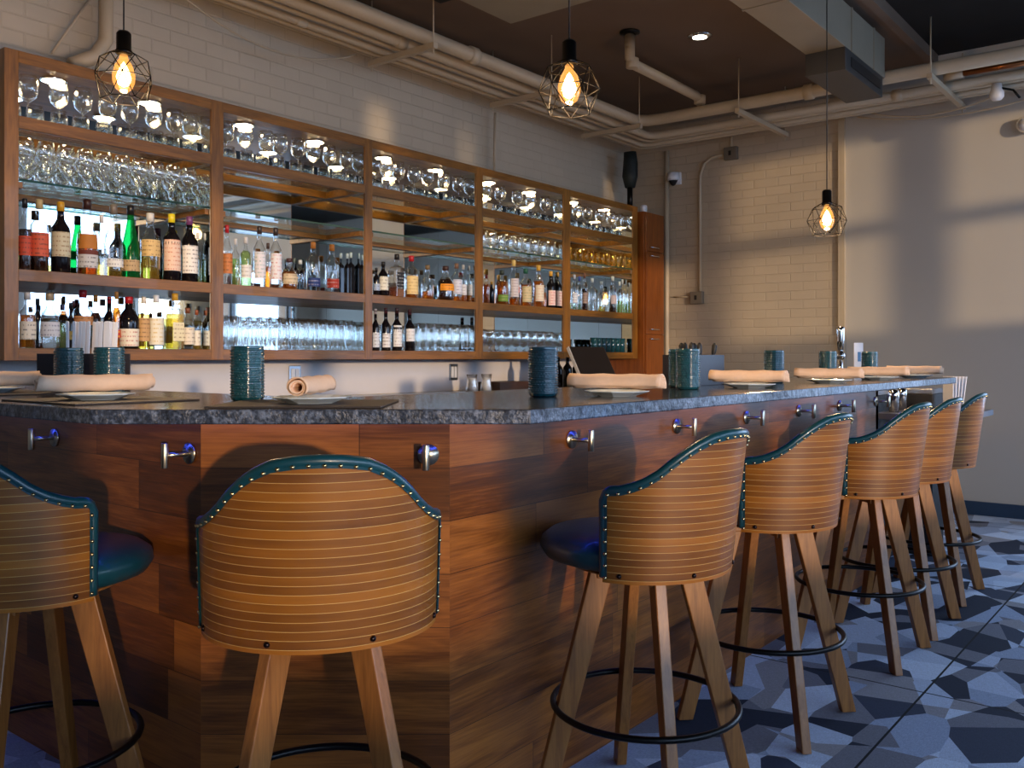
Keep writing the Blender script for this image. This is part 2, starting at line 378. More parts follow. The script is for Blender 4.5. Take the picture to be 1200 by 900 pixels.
# window wall behind the camera: piers between openings
openings = [(-2.3, -1.05, .75, 2.5), (-.9, .45, .75, 2.5), (.6, 1.95, .75, 2.5), (2.1, 3.2, .75, 2.5),
            (3.35, 4.20, 1.70, 3.3), (4.38, 5.25, 1.70, 3.3), (5.38, 6.9, 1.70, 3.3), (-.55, -.33, 2.85, 3.35), (.38, .50, 2.85, 3.35), (2.35, 2.5, 2.85, 3.35)]  # unseen slots added for light streaks; tall openings' sills raised to shade lower wall
b = MB()
xs = sorted({XL, XR} | {o[0] for o in openings} | {o[1] for o in openings})
for x0, x1 in zip(xs, xs[1:]):
    hs = sorted((o[2], o[3]) for o in openings if o[0] <= x0 + 1e-6 and o[1] >= x1 - 1e-6); z = -.1
    for z0, z1 in hs: b.box(x0, x1, YF - .12, YF, z, z0); z = z1
    b.box(x0, x1, YF - .12, YF, z, ZC + .2)
struct('wall_front', b, 'plaster')
for i, (x0, x1, z0, z1) in enumerate(openings[:7]):
    b = MB(); t = .03
    b.box(x0, x0 + t, YF - .09, YF - .03, z0, z1).box(x1 - t, x1, YF - .09, YF - .03, z0, z1).box(x0 + t, x1 - t, YF - .09, YF - .03, z0, z0 + t).box(x0 + t, x1 - t, YF - .09, YF - .03, z1 - t, z1)
    if z1 > 3:
        b.box(x0 + t, x1 - t, YF - .09, YF - .03, 2.50, 2.62)
    else: b.box(x0 + t, x1 - t, YF - .09, YF - .03, 1.95, 1.99)
    struct('window_%d' % (i + 1), b, 'frame_dark')
for i, (x0, x1, z0, z1) in enumerate(openings):
    ld = bpy.data.lights.new('window_portal', 'AREA'); ld.shape = 'RECTANGLE'; ld.size = x1 - x0; ld.size_y = z1 - z0; ld.cycles.is_portal = True
    lo = bpy.data.objects.new('window_portal', ld); COL.objects.link(lo); lo.location = ((x0 + x1) / 2, YF - .13, (z0 + z1) / 2); lo.rotation_euler = (radians(90), 0, 0)
struct('pavement', MB().box(-20, 25, -25, YF - .13, -.3, -.15), 'pavement')

# ------------------------------------------------------------------ shelf unit on the back wall
SY, SB = 4.07, 4.43
def ox(px, Y=SY):
    r = (px - CX) / F
    return (CU * Y + r * SU * Y) / (SU - r * CU)
posts = [(5, 22), (248, 262), (428, 436.5), (558, 566), (660.5, 668.5), (742, 747.3)]
PX = [(ox(a), ox(b)) for a, b in posts]
ZB = [(1.158, 1.212), (1.500, 1.551), (2.155, 2.209), (2.436, 2.487)]
unit = thing('back_bar_shelf', 'long wall-hung open wood shelf unit of five mirrored bays behind the bar', 'shelf unit', (PX[0][0], SY, ZB[0][0]))
def U(mb, name, mat, bevel=.002, lbl=None):
    o = mb.build(name, mat, unit, loc=(-PX[0][0], -SY, -ZB[0][0]), bevel=bevel)
    if lbl: o['label'] = lbl
    return o
for i, (a, c) in enumerate(PX): U(MB().box(a, c, SY, SB, ZB[0][0], ZB[3][1]), 'upright' if 0 < i < 5 else 'side_panel', 'shelf_wood_z')
for i in range(5):
    a, c = PX[i][1], PX[i + 1][0]
    z0, z1 = ZB[2]
    U(MB().box(a, c, SY + .001, SY + .03, z0, z1), 'upper_rail', 'shelf_wood_x')
    U(MB().box(a + .004, c - .004, SB - .032, SB - .010, z0, z1 - .012), 'upper_rail', 'shelf_wood_x')
    U(MB().box(a + .004, c - .004, SB - .032, SB - .010, 1.900, 1.9295), 'shelf_cleat', 'shelf_wood_x')
    for xa, xb in ((a + .004, a + .026), (c - .026, c - .004)):
        U(MB().box(xa, xb, SY + .031, SB - .033, z0, z1 - .012), 'upper_rail', 'shelf_wood_x')
        U(MB().box(xa, xb, SY + .02, SB - .033, 1.900, 1.9295), 'shelf_cleat', 'shelf_wood_x')
    U(MB().box(a + .005, c - .005, SY + .031, SB - .010, z1 - .011, z1), 'upper_pane', 'shelf_glass', 0, 'clear glass panel framed by the wood rails')
    for j, (z0, z1) in enumerate(ZB):
        if j == 2: continue
        U(MB().box(a, c, SY + .001, SB, z0, z1), ('bottom_board', 'shelf_board', 'upper_board', 'top_board')[j], 'shelf_wood_x')
    U(MB().box(a, c, SB - .008, SB - .001, ZB[0][1], ZB[3][0]), 'mirror', 'mirror', 0, 'mirror lining the back of the bay')
    for z0, z1 in ((ZB[0][1], ZB[1][0]), (ZB[1][1], ZB[3][0])):
        U(MB().box(a + .0002, a + .003, SY + .012, SB - .0085, z0 + .0005, z1 - .0005), 'side_mirror', 'mirror', 0, 'mirror lining the side of the bay')
        U(MB().box(c - .003, c - .0002, SY + .012, SB - .0085, z0 + .0005, z1 - .0005), 'side_mirror', 'mirror', 0, 'mirror lining the side of the bay')
    for q in (.22, .72):
        lx = a + (c - a) * q
        U(MB().lathe([(.0, -.004), (.048, -.004), (.048, 0), (.056, 0), (.056, -.008), (.048, -.008)], 20, (lx, SY + .13, ZB[3][0])), 'puck_rim', 'chrome', 0)
        U(MB().lathe([(0, -.0095), (.047, -.0095), (.047, -.005)], 24, (lx, SY + .13, ZB[3][0])), 'puck_light', 'puck_emit', 0, 'glowing warm round puck lamp')
        ld = bpy.data.lights.new('puck_beam', 'SPOT'); ld.energy = 9; ld.spot_size = radians(150); ld.spot_blend = .5; ld.color = (1, .68, .34); ld.shadow_soft_size = .045
        lo = bpy.data.objects.new('puck_beam', ld); COL.objects.link(lo); lo.parent = unit; lo.location = (lx - PX[0][0], .13, ZB[3][0] - ZB[0][0] - .015)
BAY = ['end bay above the straws', 'second bay', 'middle bay', 'fourth bay', 'bay beside the cabinet']
BAYS = ['end bay', 'second bay', 'middle bay', 'fourth bay', 'cabinet bay']
GZ = 1.939
for i in range(5):
    a, c = PX[i][1], PX[i + 1][0]
    g = MB(); g.box(a + .004, c - .004, SY + .008, SB - .012, GZ - .008, GZ)
    o = thing('glass_shelf', 'clear glass shelf pane across the %s' % BAY[i], 'glass shelf', ((a + c) / 2, SY, GZ))
    g.build('pane', 'shelf_glass', o, loc=(-(a + c) / 2, -SY, -GZ))
    MB().box(a + .004, c - .004, SY + .005, SY + .0079, GZ - .009, GZ + .001).build('pane_edge', 'glass_edge', o, loc=(-(a + c) / 2, -SY, -GZ))['label'] = 'dark green polished glass edge'

# glassware meshes -------------------------------------------------
def wine_parts(h=.185, r=.038, fr=.03):
    bowl = [(.004, h * .45), (.014, h * .47), (r * .8, h * .56), (r, h * .70), (r * .95, h * .86), (r * .82, h), (r * .79, h), (r * .92, h * .86), (r * .96, h * .70), (r * .76, h * .57), (.0, h * .485)]
    stem = [(.0045, h * .46), (.0032, h * .38), (.0038, h * .12), (.006, h * .04)]
    foot = [(.0, 0), (fr, 0), (fr, .0025), (.006, h * .045), (0, h * .05)]
    return bowl, stem, foot
bw, st, ft = wine_parts(.21, .043, .034)
proto_wine = thing('wine_glass', '', 'wine glass')
MB().lathe(bw, 18).build('bowl', 'clear_glass', proto_wine); MB().lathe(st, 8).build('stem', 'clear_glass', proto_wine); MB().lathe(ft, 16).build('foot', 'clear_glass', proto_wine)
used = [False]
rows = [[33, 69, 97, 126, 152, 180, 204, 228], [265, 287, 312, 328, 349, 367, 386, 406], [440, 453, 467, 485, 501, 520, 537], [570, 586, 606, 622, 639], [676, 688, 703, 716, 729]]
for bi, r in enumerate(rows):
    for i, px in enumerate(r):
        X = min(max(ox(px, SY + .11), PX[bi][1] + .052), PX[bi + 1][0] - .052); loc = (X, SY + .11, ZB[2][1] + .0008)
        lb = 'stemmed wine glass standing on the top tier of the %s, %s from left' % (BAYS[bi], ORD[i])
        if not used[0]: used[0] = True; proto_wine.location = loc; proto_wine['label'] = lb; proto_wine['group'] = 'wine glasses on the top tier'
        else: dup(proto_wine, loc, R.random() * 6, lb, group='wine glasses on the top tier')

def single(name, prof, mat='clear_glass', n=14):
    me = MB().lathe(prof, n); return me, mat
def place_set(name, prof, mat, cat, group, pts, labels, n=14, first=None):
    o0 = None
    for (X, Y, Z), lb in zip(pts, labels):
        Z += .0008; rm = max(q_[0] for q_ in prof) + .006
        for k_ in range(5):
            if PX[k_][1] - .1 < X < PX[k_ + 1][0] + .1: X = min(max(X, PX[k_][1] + rm), PX[k_ + 1][0] - rm)
        if o0 is None:
            o0 = MB().lathe(prof, n).build(name, mat, loc=(X, Y, Z)); tag(o0, lb, cat, group)
        else: dup(o0, (X, Y, Z), R.random() * 6, lb)
    return o0
def flat(p): return p[0] + p[1][::-1][:0]
bb, ss, ff = wine_parts(.185, .04, .032)
full_wine = [(0, 0), (.032, 0), (.032, .0025), (.006, .009), (.0036, .03), (.0032, .07), (.0045, .085), (.014, .09), (.033, .108), (.040, .132), (.037, .16), (.031, .185), (.029, .185), (.035, .16), (.038, .132), (.031, .110), (0, .092)]
# dense stemware on the glass shelf of the end bay
a, c = PX[0][1], PX[1][0]; pts = []; lbs = []
n = 10
for rw in range(3):
    for i in range(n):
        pts.append((a + .05 + (c - a - .10) * (i + (0, .4, .1)[rw]) / (n - .5), SY + .055 + .092 * rw, GZ))
        lbs.append('upright stemmed glass in the front row on the end bay glass shelf, %s from left' % ORD[i] if rw == 0 else 'stemmed glass crowded %s on the end bay glass shelf' % ('in the middle row' if rw == 1 else 'in the rear row against the mirror'))
place_set('wine_glass', full_wine, 'clear_glass', 'wine glass', 'stemmed glasses crowded on the end bay glass shelf', pts, lbs, 16)
# pilsner style glasses, bottom tier
pils = [(0, 0), (.027, 0), (.027, .004), (.016, .012), (.021, .03), (.029, .075), (.026, .1), (.031, .14), (.033, .178), (.0315, .178), (.029, .14), (.024, .1), (.026, .07), (.017, .03), (0, .02)]
pts = []; lbs = []; a, c = PX[1][1], PX[2][0]; n = 14
for rw in range(2):
    for i in range(n):
        pts.append((a + .035 + (c - a - .08) * (i + .3 * rw) / (n - .4), SY + .055 + .14 * rw, ZB[0][1]))
        lbs.append('footed beer glass in front row on second bay bottom board, %s from left' % ORD[i] if rw == 0 else 'footed beer glass %s on the second bay bottom board' % ('in the middle row' if rw == 1 else 'in the rear row by the mirror'))
place_set('beer_glass', [(r * .82, z) for r, z in pils], 'clear_glass', 'beer glass', 'footed beer glasses on the second bay bottom board', pts, lbs)
pts = []; lbs = []; xs = [ox(p, SY + .08) for p in (493, 502.5, 512, 522, 532, 542)]
for rw in range(2):
    for i, X in enumerate(xs):
        pts.append((X + .03 * rw, SY + .06 + .11 * rw, ZB[0][1])); lbs.append('tall footed glass %s beside the wine bottles, %s' % ('in the front row' if rw == 0 else 'in the rear row', ORD[i] + ' from the bottles'))
place_set('tall_glass', [(r * 1.0, z * 1.02) for r, z in pils], 'clear_glass', 'tall glass', 'tall footed glasses beside the wine bottles', pts, lbs)
pts = []; lbs = []; a, c = PX[3][1], PX[4][0]
for rw in range(2):
    for i in range(9):
        pts.append((a + .055 + (c - a - .13) * (i + .4 * rw) / 8.4, SY + .065 + .12 * rw, ZB[0][1])); lbs.append('round brandy glass %s on fourth bay bottom board, %s from left' % ('in front' if rw == 0 else 'behind', ORD[i]))
brandy = [(0, 0), (.032, 0), (.032, .003), (.006, .01), (.0045, .04), (.02, .05), (.042, .075), (.047, .1), (.042, .13), (.034, .155), (.032, .155), (.04, .13), (.045, .1), (.04, .077), (0, .052)]
place_set('brandy_glass', brandy, 'clear_glass', 'brandy glass', 'brandy glasses on the fourth bay bottom board', pts, lbs)
# fourth bay upper: handled jars look, nine
pts = []; lbs = []
for rw in range(2):
    for i in range(9):
        pts.append((a + .055 + (c - a - .12) * (i + .3 * rw) / 8.3, SY + .06 + .11 * rw, GZ)); lbs.append('short stemmed glass %s on fourth bay glass shelf, %s from left' % ('in front' if rw == 0 else 'behind', ORD[i]))
short = [(0, 0), (.034, 0), (.034, .003), (.012, .012), (.034, .03), (.040, .055), (.037, .08), (.044, .12), (.042, .12), (.035, .08), (.038, .055), (.032, .032), (0, .02)]
place_set('dessert_glass', short, 'clear_glass', 'glass', 'short stemmed glasses on the fourth bay glass shelf', pts, lbs)
pts = []; lbs = []; a, c = PX[4][1], PX[5][0]
for rw in range(2):
    for i in range(11):
        pts.append((a + .045 + (c - a - .1) * (i + .3 * rw) / 10.4, SY + .06 + .1 * rw, GZ)); lbs.append('small gold tinted tumbler %s on cabinet bay glass shelf, %s from left' % ('in front' if rw == 0 else 'behind', ORD[i]))
place_set('gold_tumbler', [(0, 0), (.026, 0), (.03, .05), (.034, .105), (.032, .105), (.028, .05), (.024, .006), (0, .006)], 'gold_glass', 'tumbler', 'small gold tumblers on the cabinet bay glass shelf', pts, lbs)
# dark ribbed cups bottom tier of the cabinet bay
pts = []; lbs = []
for i in range(7):
    pts.append((ox(696 + i * 5.4, SY + .07), SY + .07, ZB[0][1])); lbs.append('dark glass cup behind the monitor on cabinet bay bottom board, %s from left' % ORD[i])
place_set('dark_cup', [(0, 0), (.026, 0), (.033, .12), (.031, .12), (.024, .006), (0, .006)], 'teal_glass', 'cup', 'dark cups on the cabinet bay bottom board', pts, lbs)

# bottles ----------------------------------------------------------
# profiles in units of (body radius, height): list of (r, z)
PROF = {
 'std':  [(0, 0), (.92, 0), (1, .02), (1, .60), (.93, .67), (.6, .74), (.38, .80), (.34, .97), (.38, .97), (.38, 1)],
 'wine': [(0, 0), (.95, 0), (1, .02), (1, .56), (.9, .64), (.55, .71), (.4, .76), (.38, .98), (.42, .98), (.42, 1)],
 'hock': [(0, 0), (.92, 0), (1, .02), (1, .38), (.9, .5), (.6, .68), (.38, .84), (.34, 1)],
 'round': [(0, 0), (.8, 0), (.95, .03), (1, .12), (1, .42), (.9, .56), (.6, .67), (.38, .73), (.34, .97), (.4, 1)],
 'squat': [(0, 0), (.92, 0), (1, .03), (1, .58), (.9, .7), (.5, .76), (.32, .79), (.32, 1)],
 'square': [(0, 0), (.96, 0), (1, .02), (1, .66), (.92, .72), (.45, .77), (.32, .8), (.32, 1)],
 'taper': [(0, 0), (.85, 0), (.9, .02), (1, .5), (1, .6), (.75, .7), (.4, .8), (.34, 1)],
}
def rad_at(prof, z):
    for (r0, z0), (r1, z1) in zip(prof, prof[1:]):
        if z0 <= z <= z1 and z1 > z0: return r0 + (r1 - r0) * (z - z0) / (z1 - z0)
    return prof[-1][0]
def bottle(px, ytop, wpx, shape, liq, lvl, lab, zr, capc, desc, bi, tier, idx, yo=.1, extra=None):
    Y = SY + yo; X = ox(px, Y); zb = ZB[0][1] if tier == 'bottom board' else ZB[1][1]
    D = depth(X, Y); h = EYE + (HY - ytop) * D / F - zb; r = wpx / 2 * D / F
    pr = PROF[shape]; n = 4 if shape == 'square' else 18; kk = 1.2 if n == 4 else 1; off = pi / 4 if n == 4 else 0
    X = min(max(X, PX[bi][1] + .008 + r * kk), PX[bi + 1][0] - .008 - r * kk)
    root = thing('bottle', '%s, %s from left on %s %s' % (desc, ORD[idx], BAYS[bi], tier), 'bottle', (X, Y, zb + .0008), 0, 'bottles on the %s %s' % (BAYS[bi], tier))
    hc = h * .955
    full = [(q * r * kk, z * hc) for q, z in pr]
    opaque = liq in ('liq_black',)
    if opaque: MB().lathe(full, n, off=off, smooth=n > 4).build('body', liq, root, bevel=.004 if n == 4 else 0)
    else:
        MB().lathe(full, n, off=off, smooth=n > 4).build('body', 'clear_glass' if liq != 'liq_green' else 'liq_green', root, bevel=.004 if n == 4 else 0)
        if liq and lvl > 0 and liq != 'liq_green':
            pp = [(q * r * kk * .93, max(.004, z * hc)) for q, z in pr if z <= lvl] + [(rad_at(pr, lvl) * r * kk * .93, lvl * hc), (0, lvl * hc)]
            MB().lathe(pp, n, off=off, smooth=n > 4).build('liquid', liq, root)['label'] = 'liquid inside'
    # cap
    cr = max(.009, r * .40); ch = h * .13
    MB().lathe([(0, h - ch), (cr, h - ch), (cr, h - .003), (cr * .85, h), (0, h)], 14).build('cap', cap_mat(capc), root)
    if lab:
        lc, ink = lab if isinstance(lab[0], tuple) else (lab, (60, 50, 45))
        z0, z1 = zr; b = MB()
        if n == 4: b.box(-r * .78, r * .78, -r * .85 - .0015, -r * .85 - .0005, z0 * hc, z1 * hc)
        else: b.lathe([(r * rad_at(pr, z0) + .0012, z0 * hc), (r * rad_at(pr, (z0 + z1) / 2) + .0012, (z0 + z1) / 2 * hc), (r * rad_at(pr, z1) + .0012, z1 * hc)], 14, a0=-pi / 2 - 1.45, a1=-pi / 2 + 1.05)
        b.build('label', label_mat(lc, ink), root)
    if extra:
        for (ec, e0, e1) in extra:
            MB().lathe([(r * rad_at(pr, e0) + .002, e0 * hc), (r * rad_at(pr, e1) + .002, e1 * hc)], 14, a0=-pi / 2 - 1.3, a1=-pi / 2 + .9).build('label_band', label_mat(ec, ec), root)
    return root
W_, CR, BK, RD, GD = (235, 232, 225), (222, 210, 176), (20, 18, 20), (170, 24, 34), (200, 150, 50)
T1, T0 = 'upper board', 'bottom board'
B = [
 (29, 233, 15, 'std', 'liq_dark', .6, (196, 72, 44), (.22, .5), BK, 'slim dark bottle with red label', 0, T1),
 (46, 234, 20, 'std', 'liq_dark', .45, (214, 92, 60), (.22, .56), (190, 170, 120), 'wide bottle with orange red label', 0, T1),
 (71, 237, 21, 'std', 'liq_black', .7, ((214, 206, 172), (150, 110, 60)), (.24, .6), (214, 160, 40), 'dark bottle with beige label', 0, T1),
 (102, 234, 23, 'round', 'liq_orange', .5, (225, 222, 215), (.1, .28), (60, 30, 20), 'amber bottle with gold pattern', 0, T1),
 (119, 252, 12, 'square', 'liq_yellow', .3, None, None, W_, 'slim clear bottle with yellow liquid', 0, T1),
 (133, 240, 21, 'round', 'liq_yellow', .26, ((235, 235, 230), (60, 60, 90)), (.14, .26), (120, 110, 100), 'tall clear rounded bottle', 0, T1),
 (153, 241, 20, 'hock', 'liq_green', .5, ((176, 150, 110), (60, 40, 30)), (.1, .26), BK, 'bright green slender bottle', 0, T1),
 (176, 250, 22, 'std', 'liq_yellow', .35, ((206, 176, 118), (90, 60, 30)), (.36, .62), (200, 200, 200), 'clear bottle with tan label', 0, T1),
 (201, 251, 20, 'std', 'liq_black', .8, ((226, 196, 176), (190, 90, 50)), (.16, .64), (220, 200, 40), 'dark bottle with yellow cap', 0, T1),
 (222, 254, 19, 'std', 'liq_black', .8, ((232, 228, 224), (20, 20, 25)), (.14, .58), (110, 60, 110), 'black bottle with white round label', 0, T1),
 (242, 274, 6, 'std', 'liq_palegreen', .5, None, None, W_, 'small pale green bottle', 0, T1),
 (32, 343, 18, 'std', 'liq_amber', .62, ((226, 218, 200), (30, 30, 40)), (.16, .5), (190, 190, 190), 'bottle with brown band and white label', 0, T0),
 (44, 350, 10, 'wine', 'liq_black', .5, None, None, BK, 'thin dark capped bottle behind', 0, T0),
 (58, 344, 22, 'round', None, 0, ((214, 216, 220), (80, 90, 120)), (.22, .5), (170, 150, 120), 'clear round shouldered bottle with white label', 0, T0),
 (73, 357, 12, 'std', 'liq_palegreen', .6, None, None, (60, 60, 90), 'greenish bottle with dark cap', 0, T0),
 (83, 355, 9, 'wine', 'liq_black', .7, ((150, 130, 60), (40, 30, 20)), (.2, .4), BK, 'dark wine bottle half hidden by straws', 0, T0),
 (97, 340, 22, 'std', None, 0, ((216, 150, 90), (120, 60, 30)), (.42, .58), RD, 'clear bottle with red cap behind straws', 0, T0),
 (112, 346, 12, 'wine', 'liq_dark', .7, None, None, (190, 120, 30), 'brown bottle with amber neck', 0, T0),
 (128, 348, 13, 'wine', 'liq_black', .7, None, None, RD, 'dark bottle with red cap behind straws', 0, T0),
 (136.5, 342, 9, 'std', 'liq_amber', .75, ((190, 60, 40), (230, 200, 60)), (.2, .35), (160, 110, 40), 'orange amber bottle', 0, T0),
 (151, 348, 23, 'taper', 'liq_black', .7, ((230, 222, 204), (180, 50, 40)), (.05, .4), RD, 'wide dark bottle with red cap', 0, T0),
 (168.5, 348, 14, 'std', 'liq_yellow', .7, ((190, 150, 100), (90, 60, 40)), (.15, .62), (225, 215, 200), 'yellow brown bottle with tan label', 0, T0),
 (183, 346, 17, 'std', None, 0, ((226, 222, 205), (200, 170, 60)), (.08, .6), (235, 235, 235), 'clear bottle with yellow flower label', 0, T0),
 (205, 344, 18, 'square', 'liq_yellow', .66, ((226, 216, 180), (120, 90, 50)), (.15, .5), (214, 160, 40), 'square yellow bottle with gold cap', 0, T0),
 (220, 361, 15, 'squat', None, 0, ((226, 216, 196), (120, 100, 80)), (.12, .55), (120, 70, 45), 'squat clear bottle with brown cork', 0, T0),
 (243, 364, 9, 'squat', 'liq_yellow', .3, ((230, 226, 214), (120, 100, 60)), (.1, .5), (150, 80, 50), 'squat bottle at the upright', 0, T0),
 (266, 264, 12, 'std', None, 0, ((196, 120, 64), (60, 20, 10)), (.2, .55), RD, 'clear bottle with red cap and copper label', 1, T1),
 (276, 280, 9, 'squat', 'liq_palegreen', .6, None, None, (200, 200, 205), 'thin pale green bottle', 1, T1),
 (288, 278, 13, 'squat', 'liq_palegreen', .75, ((226, 226, 226), (150, 150, 150)), (.18, .45), (200, 200, 205), 'pale green bottle with silver cap', 1, T1),
 (304, 265, 14, 'std', None, 0, ((222, 220, 228), (30, 140, 140)), (.15, .6), (50, 40, 40), 'clear bottle with teal printed label', 1, T1),
 (314, 285, 8, 'std', 'liq_amber', .5, None, None, (60, 40, 30), 'thin amber bottle', 1, T1),
 (323, 267, 14, 'std', None, 0, ((226, 224, 230), (190, 40, 40)), (.15, .6), (50, 40, 40), 'clear bottle with red dot label', 1, T1),
 (339, 303, 19, 'round', 'liq_amber', .6, ((206, 190, 160), (60, 50, 40)), (.18, .52), (60, 30, 30), 'squat dark amber bottle with oval label', 1, T1),
 (352, 305, 11, 'squat', None, 0, None, None, (210, 215, 215), 'small clear glass decanter', 1, T1),
 (367, 284, 16, 'std', None, 0, ((40, 66, 130), (230, 230, 240)), (.1, .28), (190, 120, 50), 'clear bottle with blue label and cork', 1, T1),
 (389, 287, 16, 'std', None, 0, ((214, 66, 40), (240, 220, 200)), (.1, .3), (190, 120, 50), 'clear bottle with red label and cork', 1, T1),
 (399.5, 297, 7, 'square', 'liq_black', .3, None, None, (180, 200, 205), 'clear decanter with dark band', 1, T1),
 (407, 297, 7, 'square', 'liq_black', .3, None, None, (180, 200, 205), 'clear decanter with dark base', 1, T1),
 (419, 297, 8, 'square', 'liq_black', .3, None, None, (180, 200, 205), 'clear decanter beside the upright', 1, T1),
 (441, 314, 8, 'std', 'liq_black', .8, ((170, 190, 220), (20, 30, 60)), (.2, .45), BK, 'dark bottle with round blue label', 2, T1),
 (449, 307, 12, 'std', 'liq_black', .8, ((222, 220, 206), (80, 70, 60)), (.18, .6), BK, 'dark bottle with cream label', 2, T1),
 (465, 298, 15, 'square', 'liq_amber', .25, ((26, 26, 30), (200, 200, 200)), (.2, .6), BK, 'square bottle with black label', 2, T1),
 (482, 300, 16, 'squat', 'liq_amber', .2, ((226, 200, 140), (160, 120, 70)), (.1, .55), RD, 'cream labelled bottle with red cap', 2, T1),
 (501, 311, 15, 'round', 'liq_amber', .25, None, None, (110, 90, 60), 'clear bottle with a little amber', 2, T1),
 (522, 312, 20, 'round', 'liq_dark', .65, ((230, 150, 30), (90, 40, 10)), (.3, .5), (50, 25, 20), 'round amber bottle with orange label', 2, T1),
 (535, 309, 13, 'squat', 'liq_amber', .14, ((206, 210, 226), (120, 120, 160)), (.2, .6), (110, 80, 60), 'clear bottle with pale blue label', 2, T1),
 (555, 312, 8, 'std', 'liq_amber', .2, ((210, 212, 220), (120, 120, 140)), (.2, .5), (160, 160, 160), 'slim bottle beside the upright', 2, T1),
 (570, 322, 8, 'std', 'liq_amber', .7, None, None, (120, 30, 20), 'slim orange bottle', 3, T1),
 (576, 330, 7, 'std', 'liq_black', .7, None, None, GD, 'small dark bottle with gold cap', 3, T1),
 (588, 317, 15, 'squat', 'liq_amber', .7, ((110, 150, 50), (200, 190, 120)), (.1, .3), (40, 50, 40), 'amber bottle with green label', 3, T1),
 (602, 305, 12, 'std', 'liq_amber', .16, ((196, 190, 196), (120, 110, 120)), (.2, .62), (206, 180, 110), 'tall bottle with grey label', 3, T1),
 (616, 315, 14, 'squat', 'liq_amber', .6, ((196, 180, 140), (60, 110, 90)), (.12, .55), (20, 80, 60), 'amber bottle with green cap', 3, T1),
 (631, 311, 13, 'std', 'liq_amber', .65, ((214, 204, 186), (180, 110, 60)), (.15, .55), (190, 150, 60), 'tall amber bottle with pale label', 3, T1),
 (638, 334, 5, 'round', 'liq_amber', .7, None, None, (60, 40, 20), 'little amber bottle', 3, T1),
 (645.5, 318, 11, 'std', 'liq_black', .7, ((226, 196, 190), (190, 30, 40)), (.08, .5), GD, 'dark bottle with gold neck and pink label', 3, T1),
 (659, 326, 5, 'std', 'liq_black', .7, None, None, BK, 'slim dark bottle beside the upright', 3, T1),
 (673, 322, 8, 'std', None, 0, ((214, 220, 230), (60, 80, 140)), (.2, .5), (170, 180, 200), 'clear bottle with blue print', 4, T1),
 (679, 324, 7, 'std', None, 0, None, None, (60, 80, 160), 'slim clear bottle with blue cap', 4, T1),
 (685, 320, 8, 'std', 'liq_dark', .6, ((150, 130, 120), (60, 40, 40)), (.2, .5), (120, 80, 60), 'dark brown slim bottle', 4, T1),
 (694, 326, 9, 'squat', None, 0, None, None, (190, 200, 200), 'clear decanter with round shoulders', 4, T1),
 (705, 330, 9, 'round', 'liq_yellow', .2, None, None, (190, 200, 200), 'clear decanter with a yellow base', 4, T1),
 (718, 324, 9, 'std', 'liq_dark', .15, ((206, 190, 190), (140, 90, 90)), (.25, .5), (200, 205, 205), 'clear bottle with pinkish label', 4, T1),
 (726, 330, 7, 'squat', 'liq_palegreen', .4, None, None, (190, 200, 200), 'pale green small bottle', 4, T1),
 (734, 328, 6, 'squat', 'liq_palegreen', .3, None, None, (190, 200, 200), 'green tinted small bottle beside the end panel', 4, T1),
 (440, 362, 9, 'wine', 'liq_black', .7, ((214, 220, 230), (120, 120, 130)), (.08, .45), (160, 150, 150), 'black wine bottle with white label', 2, T0),
 (452, 361, 11, 'wine', 'liq_black', .7, ((224, 224, 228), (70, 60, 60)), (.08, .42), (60, 20, 30), 'black wine bottle with square crest label', 2, T0),
 (465, 361, 12, 'wine', 'liq_black', .7, ((226, 228, 232), (110, 110, 120)), (.1, .62), (50, 20, 24), 'black wine bottle with tall white label', 2, T0),
 (480, 363, 12, 'wine', 'liq_black', .7, ((220, 222, 228), (110, 110, 120)), (.24, .56), (60, 20, 30), 'black wine bottle standing next to glasses', 2, T0),
]
cnt = {}
for t in B:
    k = (t[10], t[11]); i = cnt.get(k, 0); cnt[k] = i + 1
    back = t[9].endswith('behind') or 'behind straws' in t[9] or 'amber neck' in t[9] or 'half hidden' in t[9] or 'greenish' in t[9]
    bottle(*t, idx=i, yo=.19 if back else .09,
           extra=[((206, 130, 50), .36, .56), ((120, 50, 30), .28, .34)] if 'gold pattern' in t[9] else None)

# ------------------------------------------------------------------ tall cabinet at the corner
cb = thing('tall_cabinet', 'tall narrow reddish wood cabinet with three doors in the wall corner', 'cabinet', (6.95, 4.0, 0))
MB().box(0, .33, .02, .39, 0, 2.447).build('body', 'cabinet_wood', cb, bevel=.002)
for z0, z1, hz in ((.1, 1.368, (1.33,)), (1.374, 2.097, (1.415, 2.06)), (2.103, 2.44, (2.136,))):
    d = MB().box(.012, .322, 0, .019, z0, z1).build('door', 'cabinet_wood', cb, bevel=.002)
    for h in hz:
        MB().tube([(.06, 0, h), (.06, -.025, h), (.19, -.025, h), (.19, 0, h)], .005, 8).build('handle', 'chrome', d)
o = MB().lathe([(0, 0), (.03, 0), (.03, .05), (.02, .06), (0, .06)], 12).build('small_camera', 'plastic_white', loc=(7.0, 4.05, 2.449)); tag(o, 'tiny white sensor sitting on top of the tall cabinet', 'sensor')

# ------------------------------------------------------------------ the bar
bar = thing('bar', 'angled bar with walnut board front wrapping the corner', 'bar', (1.4, 1.7, 0))
def panel(name, x0, y0, x1, y1, th=.06, mat='walnut_boards', z0=0, z1=CT - .03):
    dx, dy = x1 - x0, y1 - y0; ln = sqrt(dx * dx + dy * dy); a = math.atan2(dy, dx)
    o = MB().box(0, ln, 0, th, z0, z1).build(name, mat, bar, loc=(x0 - 1.4, y0 - 1.7, 0), rz=a); return o
